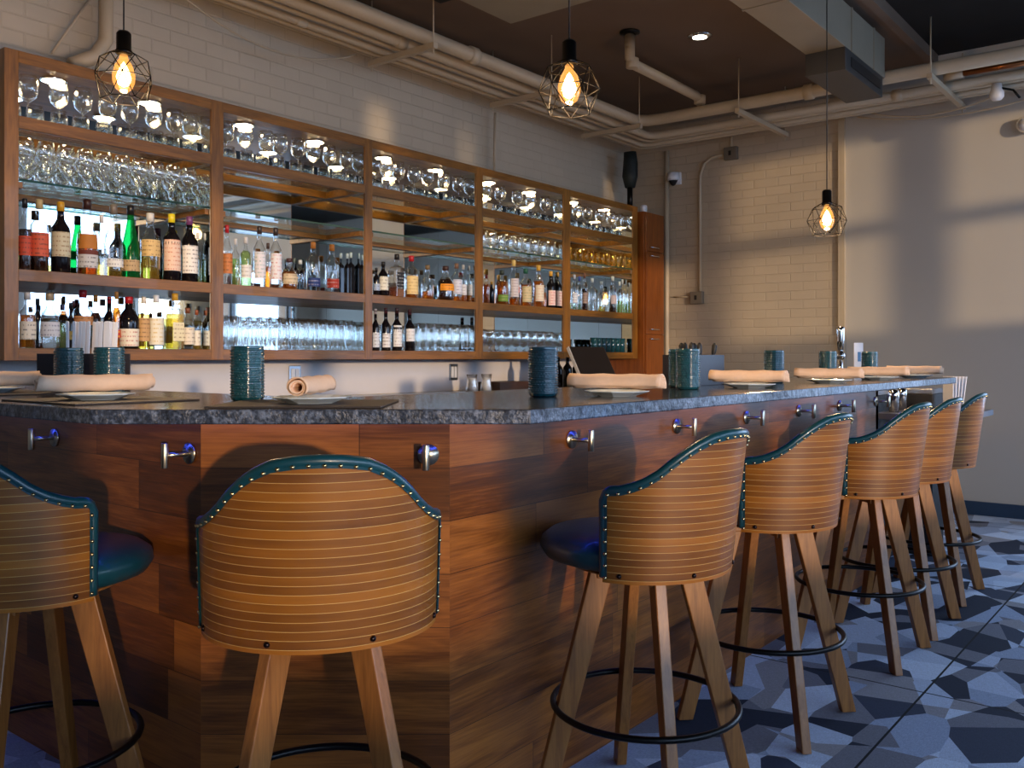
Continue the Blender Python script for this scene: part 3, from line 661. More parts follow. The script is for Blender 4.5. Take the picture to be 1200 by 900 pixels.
# faces: left arm (x=1.24), chamfer, right arm (y=1.445)
PY = 1.482
P1, P2, P3, P4 = (1.26, 4.40), (1.26, 1.955), (1.633, PY), (5.05, PY)
panel('front_panel', P1[0], P1[1], P2[0], P2[1]); panel('front_panel', P2[0], P2[1], P3[0], P3[1]); panel('front_panel', P3[0], P3[1], P4[0], P4[1])
panel('end_panel', 5.05, PY, 5.05, 1.74, .04)
counter = thing('countertop', 'thick dark grey granite countertop with rough edge and angled corner', 'countertop', (1.4, 1.7, CT))
outer = [(.90, 4.40), (.90, 1.78), (1.443, 1.092), (5.03, 1.092), (5.03, 1.80), (1.52, 1.80), (1.52, 4.40)]
o = MB().prism([(x - 1.4, y - 1.7) for x, y in outer], -.03, 0).build('slab', ['granite_top', 'granite_edge'], counter, bevel=.003)
for pl in o.data.polygons:
    if abs(pl.normal.z) < .5: pl.material_index = 1
ledst = MB()
for a, c in (((1.26 - .05, 4.3), (1.26 - .05, 1.93)), ((1.605, PY - .05), (5.0, PY - .05))):
    ledst.cyl((a[0] - 1.4, a[1] - 1.7, 0), (c[0] - 1.4, c[1] - 1.7, 0), .004, 6)
ledst.cyl((1.21 - 1.4, 1.93 - 1.7, 0), (1.605 - 1.4, PY - .05 - 1.7, 0), .004, 6)
ledst.build('led_strip', 'blue_led', counter, loc=(0, 0, -.036))['label'] = 'thin blue glowing strip under the overhang'

# purse hooks
hook0 = None
def hook(X, Y, rz, lb):     # local -y points away from the panel
    global hook0
    loc = (X, Y, .938)
    if hook0 is None:
        hook0 = thing('purse_hook', lb, 'hook', loc, rz, 'brushed steel purse hooks on the bar front')
        MB().tube([(0, -.0005, 0), (0, -.006, 0)], .026, 20).build('rosette', 'steel', hook0)
        MB().cyl((0, -.006, 0), (0, -.062, 0), .006).build('stem', 'steel', hook0)
        MB().cyl((0, -.068, -.03), (0, -.068, .03), .0085, 16).build('post', 'steel', hook0, bevel=.001)
    else: dup(hook0, loc, rz, lb)
PHI = math.atan2(P3[1] - P2[1], P3[0] - P2[0])
def along(t): return (P2[0] + (P3[0] - P2[0]) * t, P2[1] + (P3[1] - P2[1]) * t)
hx, hy = along(.915)
hook(hx, hy, PHI, 'steel purse hook seen head-on beside the corner on the angled bar face')
for i, X in enumerate((2.15, 2.78, 3.35, 3.90, 4.43, 5.0)):
    hook(X, PY, 0, 'steel purse hook on the long bar side, %s from the bar corner' % ORD[i])
for i, Y in enumerate((2.0, 2.70, 3.40)):
    hook(1.26, Y, -pi / 2, 'steel purse hook on the short bar arm, %s from the bar corner' % ORD[i])

# ------------------------------------------------------------------ bar stools
def shell_pt(phi, z, off=0, zt=None):
    # phi from the middle of the back (local -y); off = outward offset
    t = (z - .63) / .36; a = .224 + .010 * t + off; bb = .206 + .014 * t + off
    back = max(0, cos(phi)); tilt = .036 * t * back ** 1.2
    if abs(phi) > pi / 2:
        ex = (abs(phi) - pi / 2) * .24; x = math.copysign(a, phi); y = ex
    else: x = a * sin(phi); y = -bb * cos(phi)
    return Vector((x, y - tilt, z))
PHIE = radians(82)
def ztop(phi):
    d = abs(phi)
    pts = [(0, .992), (.17, .9905), (.35, .984), (.5, .968), (.62, .950), (.75, .926), (.87, .901), (1.0, .881), (1.13, .868), (1.25, .860), (PHIE + .01, .857)]
    for (a, za), (b2, zb) in zip(pts, pts[1:]):
        if a <= d <= b2:
            u = (d - a) / (b2 - a); z = za + (zb - za) * u; break
    else: z = .86
    e = (PHIE - d) * .24
    if e < .025: z -= .025 - sqrt(max(0, .025 ** 2 - (.025 - e) ** 2))
    return z
def build_stool(label):
    root = thing('bar_stool', label, 'bar stool', group='bamboo bucket bar stools with teal leather')
    nphi, nz = 72, 12; zb = .638
    out_, inn = [], []
    phis = []
    for i in range(nphi + 1):
        u = i / nphi * 2 - 1; phis.append(PHIE * (math.copysign(abs(u) ** .92, u)))
    b = MB(); vs = []; fs = []
    for i, ph in enumerate(phis):
        zt = ztop(ph)
        for j in range(nz + 1):
            z = zb + (zt - zb) * j / nz; vs.append(shell_pt(ph, z, .008))
    for i, ph in enumerate(phis):
        zt = ztop(ph)
        for j in range(nz + 1):
            z = zb + (zt - zb) * j / nz; vs.append(shell_pt(ph, z, -.008))
    K = nz + 1; M = (nphi + 1) * K
    for i in range(nphi):
        for j in range(nz):
            q = i * K + j; fs.append((q, q + K, q + K + 1, q + 1)); fs.append((M + q, M + q + 1, M + q + K + 1, M + q + K))
        fs.append((i * K, M + i * K, M + i * K + K, i * K + K)); q = i * K + nz; fs.append((q, q + K, M + q + K, M + q))
    for i in (0, nphi):
        for j in range(nz): q = i * K + j; fs.append((q, q + 1, M + q + 1, M + q))
    b.add(vs, fs, True)
    sh = b.build('shell', 'bamboo_shell', root)
    m = sh.modifiers.new('split', 'EDGE_SPLIT'); m.split_angle = radians(50)
    # inner padding
    b = MB(); vs = []; fs = []
    for i, ph in enumerate(phis):
        zt = ztop(ph) - .004
        for j in range(nz + 1):
            z = .66 + (zt - .66) * j / nz; bulge = sin(pi * j / nz) * .016; vs.append(shell_pt(ph, z, -.010 - bulge))
    for i in range(nphi):
        for j in range(nz): q = i * K + j; fs.append((q, q + K, q + K + 1, q + 1))
    b.add(vs, fs, True); b.build('inner_padding', 'teal_leather', root)
    # edge trim: rolled teal leather along the rim and down the arm fronts
    path = []
    for k2 in range(9): path.append((-PHIE, zb + .012 + (.835 - zb - .012) * k2 / 9))
    for ph in phis: path.append((ph, ztop(ph)))
    for k2 in range(8, -1, -1): path.append((PHIE, zb + .012 + (.835 - zb - .012) * k2 / 9))
    P = [shell_pt(a, z, .001) for a, z in path]
    b = MB(); b.tube(P, .0115, 10); sw = MB()
    tr = b.build('edge_trim', 'teal_leather', root)
    # band of leather outside below the roll, with nailheads
    def inward(i):
        a, z = path[i]
        if i < 9: return (a + .058, z)
        if i >= len(path) - 9: return (a - .058, z)
        s = 1
        zz = z - .0125
        aa = a
        if abs(a) > PHIE - .075: aa = math.copysign(PHIE - .058, a); zz = min(z, .86) - .0125
        return (aa, zz)
    bo, bi_ = [], []
    for i in range(len(path)):
        a, z = path[i]; a2, z2 = inward(i)
        bo.append(shell_pt(a, z, .0105)); bi_.append(shell_pt(a2, z2, .0105))
    n = len(path); vs = bo + bi_; fs = [(i, i + 1, n + i + 1, n + i) for i in range(n - 1)]
    MB().add(vs, fs, True).build('edge_band', 'teal_leather', root)
    nb = MB(); mids = []
    for i in range(n):
        a, z = path[i]; a2, z2 = inward(i); mids.append((shell_pt((a * .4 + a2 * .6), (z * .4 + z2 * .6), .011), a))
    fine = []
    for (p0, a0), (p1, a1) in zip(mids, mids[1:]):
        for q in range(10): fine.append((p0.lerp(p1, q / 10), a0))
    last = None
    for p, a in fine:
        if last is None or (p - last).length >= .0272:
            last = p
            nrm = Vector((p.x, p.y if abs(a) < pi / 2 else 0, 0)).normalized()
            t1 = Vector((0, 0, 1)); t2 = nrm.cross(t1); vv = []; r_ = .0046
            for (rr, hh) in ((1, 0), (.8, .5), (.4, .85)):
                for q in range(8): vv.append(p + (t1 * cos(q * pi / 4) + t2 * sin(q * pi / 4)) * r_ * rr + nrm * hh * .004)
            vv.append(p + nrm * .004)
            ff = [(r0 * 8 + q, r0 * 8 + (q + 1) % 8, r0 * 8 + 8 + (q + 1) % 8, r0 * 8 + 8 + q) for r0 in range(2) for q in range(8)] + [(16 + q, 16 + (q + 1) % 8, 24) for q in range(8)]
            nb.add(vv, ff, True)
    nb.build('nail_pattern', 'brass', root)
    # seat cushion
    pr = [(0, .0), (.19, .0), (.222, .012), (.236, .035), (.232, .058), (.21, .075), (.15, .086), (0, .09)]
    pr = [(r * .995, z * .95) for r, z in pr]
    MB().lathe([(r, z) for r, z in pr], 40, (0, .048, .648), sy=1.0).build('seat_cushion', 'teal_leather', root)
    MB().lathe([(0, .6405), (.185, .6405), (.195, .644), (.195, .6478), (0, .6478)], 32).build('seat_base', 'leg_wood', root)
    for k2 in range(2):
        MB().box(-.13, .13, -.02, .02, .606 + .001 * k2, .6400 - .0005 * k2).build('cross_rail', 'leg_wood', root, rz=pi / 4 + k2 * pi / 2, bevel=.003)
    # bolts
    for ph in (-1.24, -.42, .42, 1.24):
        p = shell_pt(ph, .656, .008); q = shell_pt(ph, .656, .0125); MB().tube([p, q], [.0065, .004], 10).build('shell_bolt', 'screw_dark', root)
    # legs
    for k2 in range(4):
        a = pi / 4 + k2 * pi / 2; ra = Vector((cos(a), sin(a), 0)); ta = Vector((-sin(a), cos(a), 0)); vs = []
        for z, rad in ((.002, .278), (.6395, .112)):
            c = ra * rad + Vector((0, 0, z)); w = .024 if z < .1 else .030
            for sx, sy in ((-1, -1), (1, -1), (1, 1), (-1, 1)): vs.append(c + ra * (w * sx) + ta * (.0145 * sy))
        leg = MB().add(vs, [(3, 2, 1, 0), (4, 5, 6, 7), (0, 1, 5, 4), (1, 2, 6, 5), (2, 3, 7, 6), (3, 0, 4, 7)]).build('leg', 'leg_wood', root, bevel=.003)
    MB().tube([(cos(i / 48 * 2 * pi) * .238, sin(i / 48 * 2 * pi) * .238, .28) for i in range(48)], .0085, 10, closed=True).build('foot_ring', 'black_metal', root)
    return root
stools = [
 (*cam(377, 1.85), radians(-40.5), 0, 'bamboo bar stool at the angled corner face, back turned to the camera'),
 (.965, 2.19, radians(-74), radians(-90), 'bar stool at the short bar arm, its back cut by the left frame edge'),
 (2.063, 1.190, radians(-3), 0, 'bar stool on the long side of the bar, standing first beside the bar corner'),
 (2.855, 1.19, radians(-4), 0, 'bar stool on the long side of the bar, second from the bar corner'),
 (3.715, 1.165, radians(-3), 0, 'bar stool on the long side of the bar, third from the bar corner'),
 (4.235, 1.165, radians(-2), 0, 'bar stool on the long side of the bar, fourth from the bar corner'),
 (4.87, 1.19, radians(2), 0, 'bar stool at the far end of the long bar side, nearest the plain wall'),
]
s0 = None
for k, (X, Y, rz, base, lb) in enumerate(stools):
    if s0 is None: q = s0 = build_stool(lb); s0.location = (X, Y, 0); s0.rotation_euler.z = rz
    else: q = dup(s0, (X, Y, 0), rz, lb)
    if k:
        for ch in q.children:
            if ch.name.split('.')[0] in ('leg', 'cross_rail', 'foot_ring'): ch.rotation_euler.z += base - rz

# ------------------------------------------------------------------ things on the counter
plates = [(1.925 * 0 + cam(366, 1.985)[0], cam(366, 1.985)[1], radians(-51.7), radians(52), 'the angled corner of the bar'),
          (*cam(113, 2.15), radians(-90 + 0), 0, 'the short bar arm near the corner'),
          (*cam(-12, 2.56), -pi / 2, 0, 'the short bar arm at the frame edge'),
          (2.07, 1.28, 0, 0, 'the long bar side by the first stool'), (2.885, 1.266, 0, 0, 'the long bar side by the second stool'),
          (3.60, 1.245, 0, 0, 'the long bar side by the third stool'), (4.24, 1.244, 0, 0, 'the long bar side by the fourth stool'), (4.77, 1.225, 0, 0, 'the long bar side by the last stool')]
pl0 = None; nk0 = None
for i, (X, Y, rz, nrz, where) in enumerate(plates):
    zb = CT + (.004 if i < 3 else .0005)
    if pl0 is None:
        pl0 = MB().lathe([(0, 0), (.050, 0), (.054, .002), (.086, .012), (.088, .0145), (.084, .015), (.052, .0055), (0, .005)], 8, smooth=False, off=pi / 8).build('octagonal_plate', 'plate', loc=(X, Y, zb), rz=rz, bevel=.001)
        tag(pl0, 'small pale blue octagonal plate under a rolled napkin on ' + where, 'plate', 'octagonal side plates')
    else: dup(pl0, (X, Y, zb), rz, 'small pale blue octagonal plate on ' + where)
    # napkin roll
    ang = radians((36, 165, 168, -71, -75, -74, -78, -72)[i])
    sh = {0: (.0, .01), 1: (-.01, .0)}.get(i, (0, .0))
    nz = zb + .0150 + .0232
    if nk0 is None:
        b = MB(); turns = 2.6; m = 60; ln = .25; secs = 14; vs = []
        for s in range(secs + 1):
            x = -ln / 2 + ln * s / secs
            for j in range(m + 1):
                u = j / m; th = u * turns * 2 * pi; rr = .008 + .0135 * u + .0012 * sin(s * 1.3 + u * 9)
                vs.append((x + .006 * sin(th * .7) * (1 if s in (0, secs) else 0), rr * cos(th) * 1.05, rr * sin(th) * .97))
        fs = [(s * (m + 1) + j, s * (m + 1) + j + 1, (s + 1) * (m + 1) + j + 1, (s + 1) * (m + 1) + j) for s in range(secs) for j in range(m)]
        b.add(vs, fs, True)
        nk0 = b.build('rolled_napkin', 'napkin', loc=(X, Y, nz), rz=ang)
        sm = nk0.modifiers.new('cloth', 'SOLIDIFY'); sm.thickness = .003; sm.offset = 0
        tag(nk0, 'rolled peach cloth napkin lying on the plate at ' + where, 'napkin', 'rolled cloth napkins')
    else: dup(nk0, (X, Y, nz), ang, 'rolled peach cloth napkin on ' + where)
# place mats
mt = MB().box(-.18, .18, -.15, .15, 0, .0035).build('place_mat', 'mat_leather', loc=(*cam(362, 2.0), CT + .0002), rz=radians(-51.7), bevel=.001)
tag(mt, 'thin dark leather place mat on the angled corner of the bar', 'place mat', 'leather place mats')
dup(mt, (*cam(118, 2.17), CT + .0002), -pi / 2, 'thin dark leather place mat on the short bar arm near the corner')
dup(mt, (*cam(-10, 2.58), CT + .0002), -pi / 2, 'thin dark leather place mat on the short bar arm at the frame edge')

# teal hobnail tumblers
tumb = [(290, 2.17, 'standing alone on the angled corner beside the place mat'), (636.5, 2.40, 'standing alone in the middle of the bar before the monitor'),
        (806, 2.92, 'in front of the black caddy on the long bar side'), (797, 3.08, 'half hidden behind another tumbler by the black caddy'),
        (80.5, 2.62, 'beside the straws, the one nearer the frame edge'), (128, 2.46, 'beside the straws, the one nearer the corner place mat'),
        (907, 3.62, 'behind the napkin at the third stool'), (970, 4.15, 'just before the chrome tap handle'), (1019, 4.62, 'beside the white menu card')]
t0 = None
for px, D, wh in tumb:
    X, Y = cam(px, D); loc = (X, Y, CT + .0005)
    if t0 is None:
        b = MB(); H = .13; n = 40; prof = [(0, 0), (.034, 0), (.037, .004)]
        rows_ = 22
        for k2 in range(rows_ * 4 + 1):
            z = .006 + (H - .012) * k2 / (rows_ * 4); rr = .0372 + .0012 * abs(sin(k2 * pi / 4)) + (.0008 if (k2 // 4) % 7 == 0 else 0)
            prof.append((rr, z))
        prof += [(.0385, H - .003), (.0375, H), (.0345, H), (.034, .01), (0, .01)]
        b.lathe(prof, n)
        t0 = b.build('teal_tumbler', 'teal_glass', loc=loc)
        # beads: rows of small hobnails around the wall
        tag(t0, 'dark teal hobnail glass tumbler ' + wh, 'tumbler', 'teal hobnail tumblers on the bar')
        hb = MB(); rows_ = 16; nn = 30
        for r_ in range(rows_):
            z = .010 + (H - .022) * r_ / (rows_ - 1)
            for q in range(nn):
                a = (q + .5 * (r_ % 2)) / nn * 2 * pi; c = Vector((cos(a), sin(a), 0)); ta = Vector((-sin(a), cos(a), 0)); up = Vector((0, 0, 1))
                p = c * .0375 + up * z; s_ = .0028
                hb.add([p + ta * s_, p + up * s_, p - ta * s_, p - up * s_, p + c * .0032], [(0, 1, 4), (1, 2, 4), (2, 3, 4), (3, 0, 4)], True)
        hb.build('hobnail_pattern', 'teal_glass', t0)
    else: dup(t0, loc, R.random() * 6, 'dark teal hobnail glass tumbler ' + wh)

# straw caddy
X, Y = cam(99, 2.97)
cd = thing('bar_caddy', 'black bar caddy full of white straws on the short bar arm', 'caddy', (X, Y, CT), radians(-51.7))
b = MB(); b.box(-.125, .125, -.06, -.055, 0, .115).box(-.125, .125, .055, .06, 0, .115).box(-.125, -.12, -.055, .055, 0, .115).box(.12, .125, -.055, .055, 0, .115).box(-.12, .12, -.055, .055, 0, .006)
b.build('box', 'caddy_black', cd, bevel=.001); MB().box(-.0015, .0015, -.055, .055, .006, .105).build('divider', 'caddy_black', cd)
st0 = None; fx = Vector((cos(radians(-51.7)), sin(radians(-51.7)), 0)); fy = Vector((-fx.y, fx.x, 0))
for k2 in range(26):
    gx = -.03 + .0052 * (k2 % 13) + (.075 if k2 >= 13 else 0) + R.uniform(-.001, .001) - .01; gy = -.03 + .022 * (k2 % 3) + (.003 if k2 >= 13 else 0)
    p = Vector((X, Y, CT + .008)) + fx * gx + fy * gy
    if st0 is None:
        b = MB(); h = .212
        pts = [(-.0042, 0), (.0042, 0), (.0042, h - .004)] + [(.0042 * cos(a), h - .004 + .0042 * sin(a)) for a in (pi / 6, pi / 3, pi / 2, 2 * pi / 3, 5 * pi / 6)] + [(-.0042, h - .004)]
        n = len(pts); b.add([(x, -.002, z) for x, z in pts] + [(x, .002, z) for x, z in pts], [tuple(range(n)), tuple(range(2 * n - 1, n - 1, -1))] + [(i, n + i, n + (i + 1) % n, (i + 1) % n) for i in range(n)])
        st0 = b.build('drinking_straw', 'paper_white', loc=p, rz=radians(-51.7)); tag(st0, 'white paper wrapped straw standing in the black bar caddy', 'straw', 'white straws in the bar caddy')
    else:
        q = dup(st0, p, radians(-51.7)); q.rotation_euler.x = R.uniform(-.03, .03); q.rotation_euler.y = R.uniform(-.02, .05)

# second caddy with tools
X, Y = cam(809, 3.38)
cd = thing('condiment_caddy', 'dark box caddy holding black tools behind the long bar side', 'caddy', (X, Y, CT), 0)
b = MB(); b.box(-.085, .14, -.07, -.064, 0, .112).box(-.085, .14, .064, .07, 0, .112).box(-.085, -.079, -.064, .064, 0, .112).box(.134, .14, -.064, .064, 0, .112).box(-.079, .134, -.064, .064, 0, .006)
b.build('box', 'caddy_black', cd, bevel=.001)
tool0 = None
for k2 in range(7):
    p = (X - .055 + k2 * .027, Y - .03 + .03 * (k2 % 3), CT + .007)
    if tool0 is None:
        tool0 = MB().tube([(0, 0, 0), (0, 0, .1), (.004, 0, .115), (.006, 0, .14), (.004, 0, .15)], [.004, .004, .009, .010, .004], 8).build('bar_tool', 'black_matte', loc=p)
        tag(tool0, 'black bar tool sticking up out of the dark box caddy', 'bar tool', 'bar tools in the dark caddy')
    else: q = dup(tool0, p, k2); q.rotation_euler.x = R.uniform(-.12, .12)

# tap, menu card
X, Y = cam(985, 4.85)
tp = thing('beer_tap', 'polished chrome tap with tall handle at the far part of the bar', 'tap', (X, Y, CT))
MB().lathe([(0, 0), (.032, 0), (.032, .01), (.02, .02), (.013, .05), (.011, .08), (0, .09)], 18).build('base', 'chrome', tp)
MB().lathe([(0, .09), (.017, .09), (.024, .105), (.024, .115), (.017, .13), (.013, .135), (.013, .14), (0, .14)], 18).build('ball', 'chrome', tp)
MB().lathe([(0, .14), (.015, .14), (.019, .19), (.021, .24), (.021, .26), (.017, .265), (0, .266)], 18).build('handle', 'chrome', tp)
X, Y = cam(1006, 4.78)
mc = thing('menu_card', 'white card standing upright beside the chrome tap with a small blue print', 'menu card', (X, Y, CT), radians(-40))
MB().box(-.026, .026, -.002, .002, 0, .178).build('card', 'paper_white', mc)
MB().box(-.006, .012, -.0035, -.0022, .08, .13).build('print', simple('print_blue', (90, 140, 190), .7), mc)
MB().box(-.03, .03, -.02, .02, .0003, .004).build('foot', 'plastic_white', mc)

# ------------------------------------------------------------------ behind the bar
struct('wall_splash', MB().box(1.6, 6.94, YB - .012, YB - .001, .93, 1.40), 'splash_white')
bc = thing('back_counter', 'low stainless worktop on black cabinets under the shelf unit', 'counter', (4.2, 4.05, 0))
MB().box(-2.6, 2.72, -.28, .33, .90, .93).build('worktop', 'stainless', bc, bevel=.002)
for k2 in range(6):
    d = MB().box(-2.6 + k2 * .887, -2.6 + k2 * .887 + .88, -.25, .33, .08, .8995).build('cabinet_body', 'black_matte', bc, bevel=.002)
    MB().cyl((-2.6 + k2 * .887 + .3, -.27, .8), (-2.6 + k2 * .887 + .58, -.27, .8), .006).build('handle', 'chrome', d)
def wallY(px, py, Y=YB - .013):
    X = ox(px, Y); return X, Y, z_at(py, X, Y)
for px, py, lb in ((345, 440, 'steel wall outlet plate under the second shelf bay'), (531, 436, 'steel wall outlet box under the middle shelf bay')):
    X, Y, Z = wallY(px, py); o = thing('wall_outlet', lb, 'outlet', (X, Y, Z))
    MB().box(-.045, .045, -.008, 0, -.06, .06).build('plate', 'stainless', o, bevel=.004)
    MB().box(-.03, -.004, -.0105, -.0082, -.04, .04).box(.004, .03, -.0105, -.0082, -.04, .04).build('socket_face', 'plastic_white', o)
# glass candle jiggers on the back counter
for i, (px, lb) in enumerate(((553, 'clear hourglass jar on the back counter, the one nearer the wall outlet'), (570, 'clear hourglass jar on the back counter, the one nearer the brown box'))):
    Y = 4.0; X = ox(px, Y); o = thing('glass_jar', lb, 'jar', (X, Y, .931))
    MB().lathe([(0, 0), (.045, 0), (.04, .05), (.032, .08), (.038, .125), (.036, .125), (.03, .08), (.036, .05), (.04, .005), (0, .005)], 18).build('glass', 'clear_glass', o)
    MB().lathe([(0, .012), (.033, .012), (.029, .06), (.027, .10), (0, .10)], 16).build('candle', 'paper_white', o)['label'] = 'white filling'
    MB().lathe([(.045, .0), (.047, .0), (.047, .008), (.044, .01)], 18).build('rim', 'black_metal', o)
Y = 3.92; x0, x1 = ox(586, Y), ox(622, Y)
o = MB().box(x0, x1, Y, Y + .2, .931, 1.0).build('wooden_box', 'dark_wood', bevel=.004); tag(o, 'low brown wooden box on the back counter behind the tall tumbler', 'box')
bt0 = None
for k2, px in enumerate((632, 643, 654, 665, 676)):
    Y = 3.95 + .04 * (k2 % 2); X = ox(px, Y); lb = 'black bottle on the back counter beside the monitor, %s from left' % ORD[k2]
    if bt0 is None:
        bt0 = MB().lathe([(r * .036, z * .24) for r, z in PROF['std']], 16).build('liqueur_bottle', 'liq_black', loc=(X, Y, .931)); tag(bt0, lb, 'bottle', 'black bottles beside the monitor')
    else: dup(bt0, (X, Y, .931), 0, lb)
# monitor
Y = 3.55; X = ox(694, Y)
mo = thing('point_of_sale_monitor', 'tilted black touch monitor seen from behind on a white stand', 'monitor', (X, Y, .931), radians(-14))
MB().box(-.06, .06, -.05, .05, 0, .012).box(-.02, .02, -.01, .01, .012, .13).build('stand', 'plastic_white', mo, bevel=.003)
o = MB().box(-.17, .17, -.012, .012, -.13, .13).build('screen', 'screen_black', mo, loc=(0, .0, .20), bevel=.006); o.rotation_euler = (radians(-32), 0, 0)
o2 = MB().box(-.173, -.1705, -.014, .014, -.13, .13).box(-.173, .17, -.014, .014, -.1335, -.1305).build('bezel', 'plastic_white', mo, loc=(0, 0, .20)); o2.rotation_euler = (radians(-32), 0, 0); o2['label'] = 'pale grey edge of the screen'
# register under the monitor
o = MB().box(X + .14, X + .46, 3.64, 3.86, .931, 1.04).build('cash_drawer', 'black_matte', bevel=.004); tag(o, 'black cash drawer on the back counter behind the monitor', 'cash drawer')
# ticket printer at the left frame edge
X, Y = ox(14, 3.85), 3.85
pr = thing('receipt_printer', 'low black printer with white paper tray at the frame edge behind the straws', 'printer', (X + .12, Y + .1, .931), radians(-20))
MB().box(-.16, .16, -.1, .1, 0, .13).build('body', 'black_matte', pr, bevel=.006); MB().box(-.15, .10, -.12, .0, .131, .15).build('paper_tray', 'paper_white', pr, bevel=.002)
MB().box(.17, .2, -.08, -.02, .0, .19).build('clip_holder', 'plastic_white', pr, bevel=.002)

# service station past the bar end
sv = thing('service_station', 'black service station with grey ledge past the bar end', 'service station', (5.56, 1.8, 0))
MB().box(-.36, .16, -.24, .15, 0, .955).box(.161, .42, -.43, .15, 0, .955).build('body', 'black_matte', sv, bevel=.004)
MB().box(-.36, .16, -.24, .15, .956, .985).box(.161, .42, -.43, .15, .956, .985).build('top', 'stainless', sv, bevel=.002)
MB().box(-.36, .1605, -.70, -.241, .83, .862).box(.1605, .44, -.70, -.431, .83, .862).build('ledge', 'ledge_grey', sv)
for i, (px, D) in enumerate(((1047.5, 5.13), (1057, 5.33))):
    X, Y = cam(px, D)
    o = MB().lathe([(0, 0), (.026, 0), (.03, .10), (.026, .125), (0, .13)], 16).build('cocktail_shaker', 'chrome', loc=(X, Y, .8625)); tag(o, ('steel shaker on the grey ledge, nearer the bar panel', 'steel shaker on the grey ledge, farther from the bar panel')[i], 'shaker', 'shakers on the service ledge')
mh = thing('menu_holder', 'stack of white menus in a holder past the counter end', 'menu holder', (*cam(1117, 5.35), .863), radians(-35))
MB().box(-.045, .045, -.03, .03, 0, .03).build('tray', 'caddy_black', mh, bevel=.002)
mn0 = None
for k2 in range(5):
    q = Vector(mh.location) + Vector((cos(radians(-35)), sin(radians(-35)), 0)) * (-.036 + .018 * k2) + Vector((0, 0, .032))
    if mn0 is None: mn0 = MB().box(-.0018, .0018, -.04, .04, 0, .165).build('menu', 'paper_white', loc=q, rz=radians(-35)); tag(mn0, 'white menu leaning in the holder past the counter end', 'menu', 'white menus in the holder')
    else: mn1 = dup(mn0, q, radians(-35)); mn1.rotation_euler.y = .04 * k2
# outlet low on the plain wall
def wallX(px, py, X=XR - .02):
    r = (px - CX) / F; Y = (X * SU - r * CU * X) / (CU + r * SU); return (X, Y, z_at(py, X, Y))
o = thing('wall_outlet', 'white wall outlet low on the plain wall behind the last stool', 'outlet', wallX(1113, 543, XR - .001)); MB().box(-.008, 0, -.05, .05, -.07, .07).build('plate', 'plastic_white', o, bevel=.003); MB().box(-.0105, -.0082, -.02, .02, -.04, .04).build('socket_face', 'plastic_white', o)

# ------------------------------------------------------------------ pendants
cage_v = []; 
def pendant(px, D, py, lb):
    X, Y = cam(px, D); Z = EYE + (HY - py) * D / F
    o = thing('pendant_lamp', lb, 'pendant lamp', (X, Y, Z), R.random())
    o['group'] = 'geometric wire cage pendant lamps'
    top = (ZC if Y > 1.8 else ZC + .05) - Z
    MB().cyl((0, 0, .145), (0, 0, top - .02), .0028, 6).build('cord', 'cord_black', o)
    MB().lathe([(0, top - .001), (.05, top - .001), (.05, top - .02), (0, top - .025)], 20).build('ceiling_rose', 'black_metal', o)
    MB().lathe([(0, .148), (.018, .148), (.024, .14), (.024, .085), (.027, .083), (.027, .07), (.02, .068), (0, .068)], 20).build('socket', 'black_metal', o)
    b = MB(); n = 6
    ring = lambda r, z, off: [Vector((r * cos((i + off) * 2 * pi / n), r * sin((i + off) * 2 * pi / n), z)) for i in range(n)]
    A, Bq, Cq, Dq = ring(.027, .080, 0), ring(.076, .055, 0), ring(.1, -.012, .5), ring(.074, -.085, 0)
    def e(p, q): b.cyl(p, q, .0017, 6)
    for i in range(n):
        j = (i + 1) % n
        e(A[i], Bq[i]); e(Bq[i], Bq[j]); e(Bq[i], Cq[i]); e(Bq[j], Cq[i]); e(Cq[i], Cq[j]); e(Cq[i], Dq[i]); e(Cq[i], Dq[j]); e(Dq[i], Dq[j])
    b.build('wire_cage', 'cage_black', o)
    bl = MB().lathe([(.012, .07), (.015, .055), (.028, .032), (.037, .0), (.036, -.022), (.026, -.047), (.01, -.06), (0, -.061)], 22).build('bulb', 'bulb_glass', o)
    MB().lathe([(0, .045), (.008, .034), (.018, .012), (.024, -.008), (.018, -.032), (0, -.042)], 14).build('filament', 'filament', bl)['label'] = 'glowing warm filament'
    ld = bpy.data.lights.new('bulb_light', 'POINT'); ld.energy = 26; ld.color = (1, .66, .36); ld.shadow_soft_size = .04
    lo = bpy.data.objects.new('bulb_light', ld); COL.objects.link(lo); lo.parent = o; lo.location = (0, 0, -.07)
    return o
pendant(145, 3.09, 88, 'wire cage pendant lamp hanging before the end shelf bay over the short bar arm')
pendant(667, 2.95, 101, 'wire cage pendant lamp hanging highest over the middle of the long bar')
pendant(969, 4.73, 256, 'wire cage pendant lamp hanging low before the brick wall at the bar end')

# downlight
D = (ZC - EYE) * F / (HY - 42); X, Y = cam(820, D)
o = thing('ceiling_downlight', 'small round recessed downlight glowing in the brown ceiling', 'downlight', (X, Y, ZC))
MB().lathe([(.052, -.001), (.085, -.001), (.085, -.006), (.052, -.012)], 24).build('trim_ring', 'chrome', o); MB().lathe([(0, -.009), (.05, -.009), (.05, -.002)], 24).build('lens', 'downlight_emit', o)
ld = bpy.data.lights.new('downlight', 'SPOT'); ld.energy = 40; ld.spot_size = radians(110); ld.spot_blend = .6; ld.color = (1, .85, .66); ld.shadow_soft_size = .05
lo = bpy.data.objects.new('downlight_beam', ld); COL.objects.link(lo); lo.parent = o; lo.location = (0, 0, -.03)

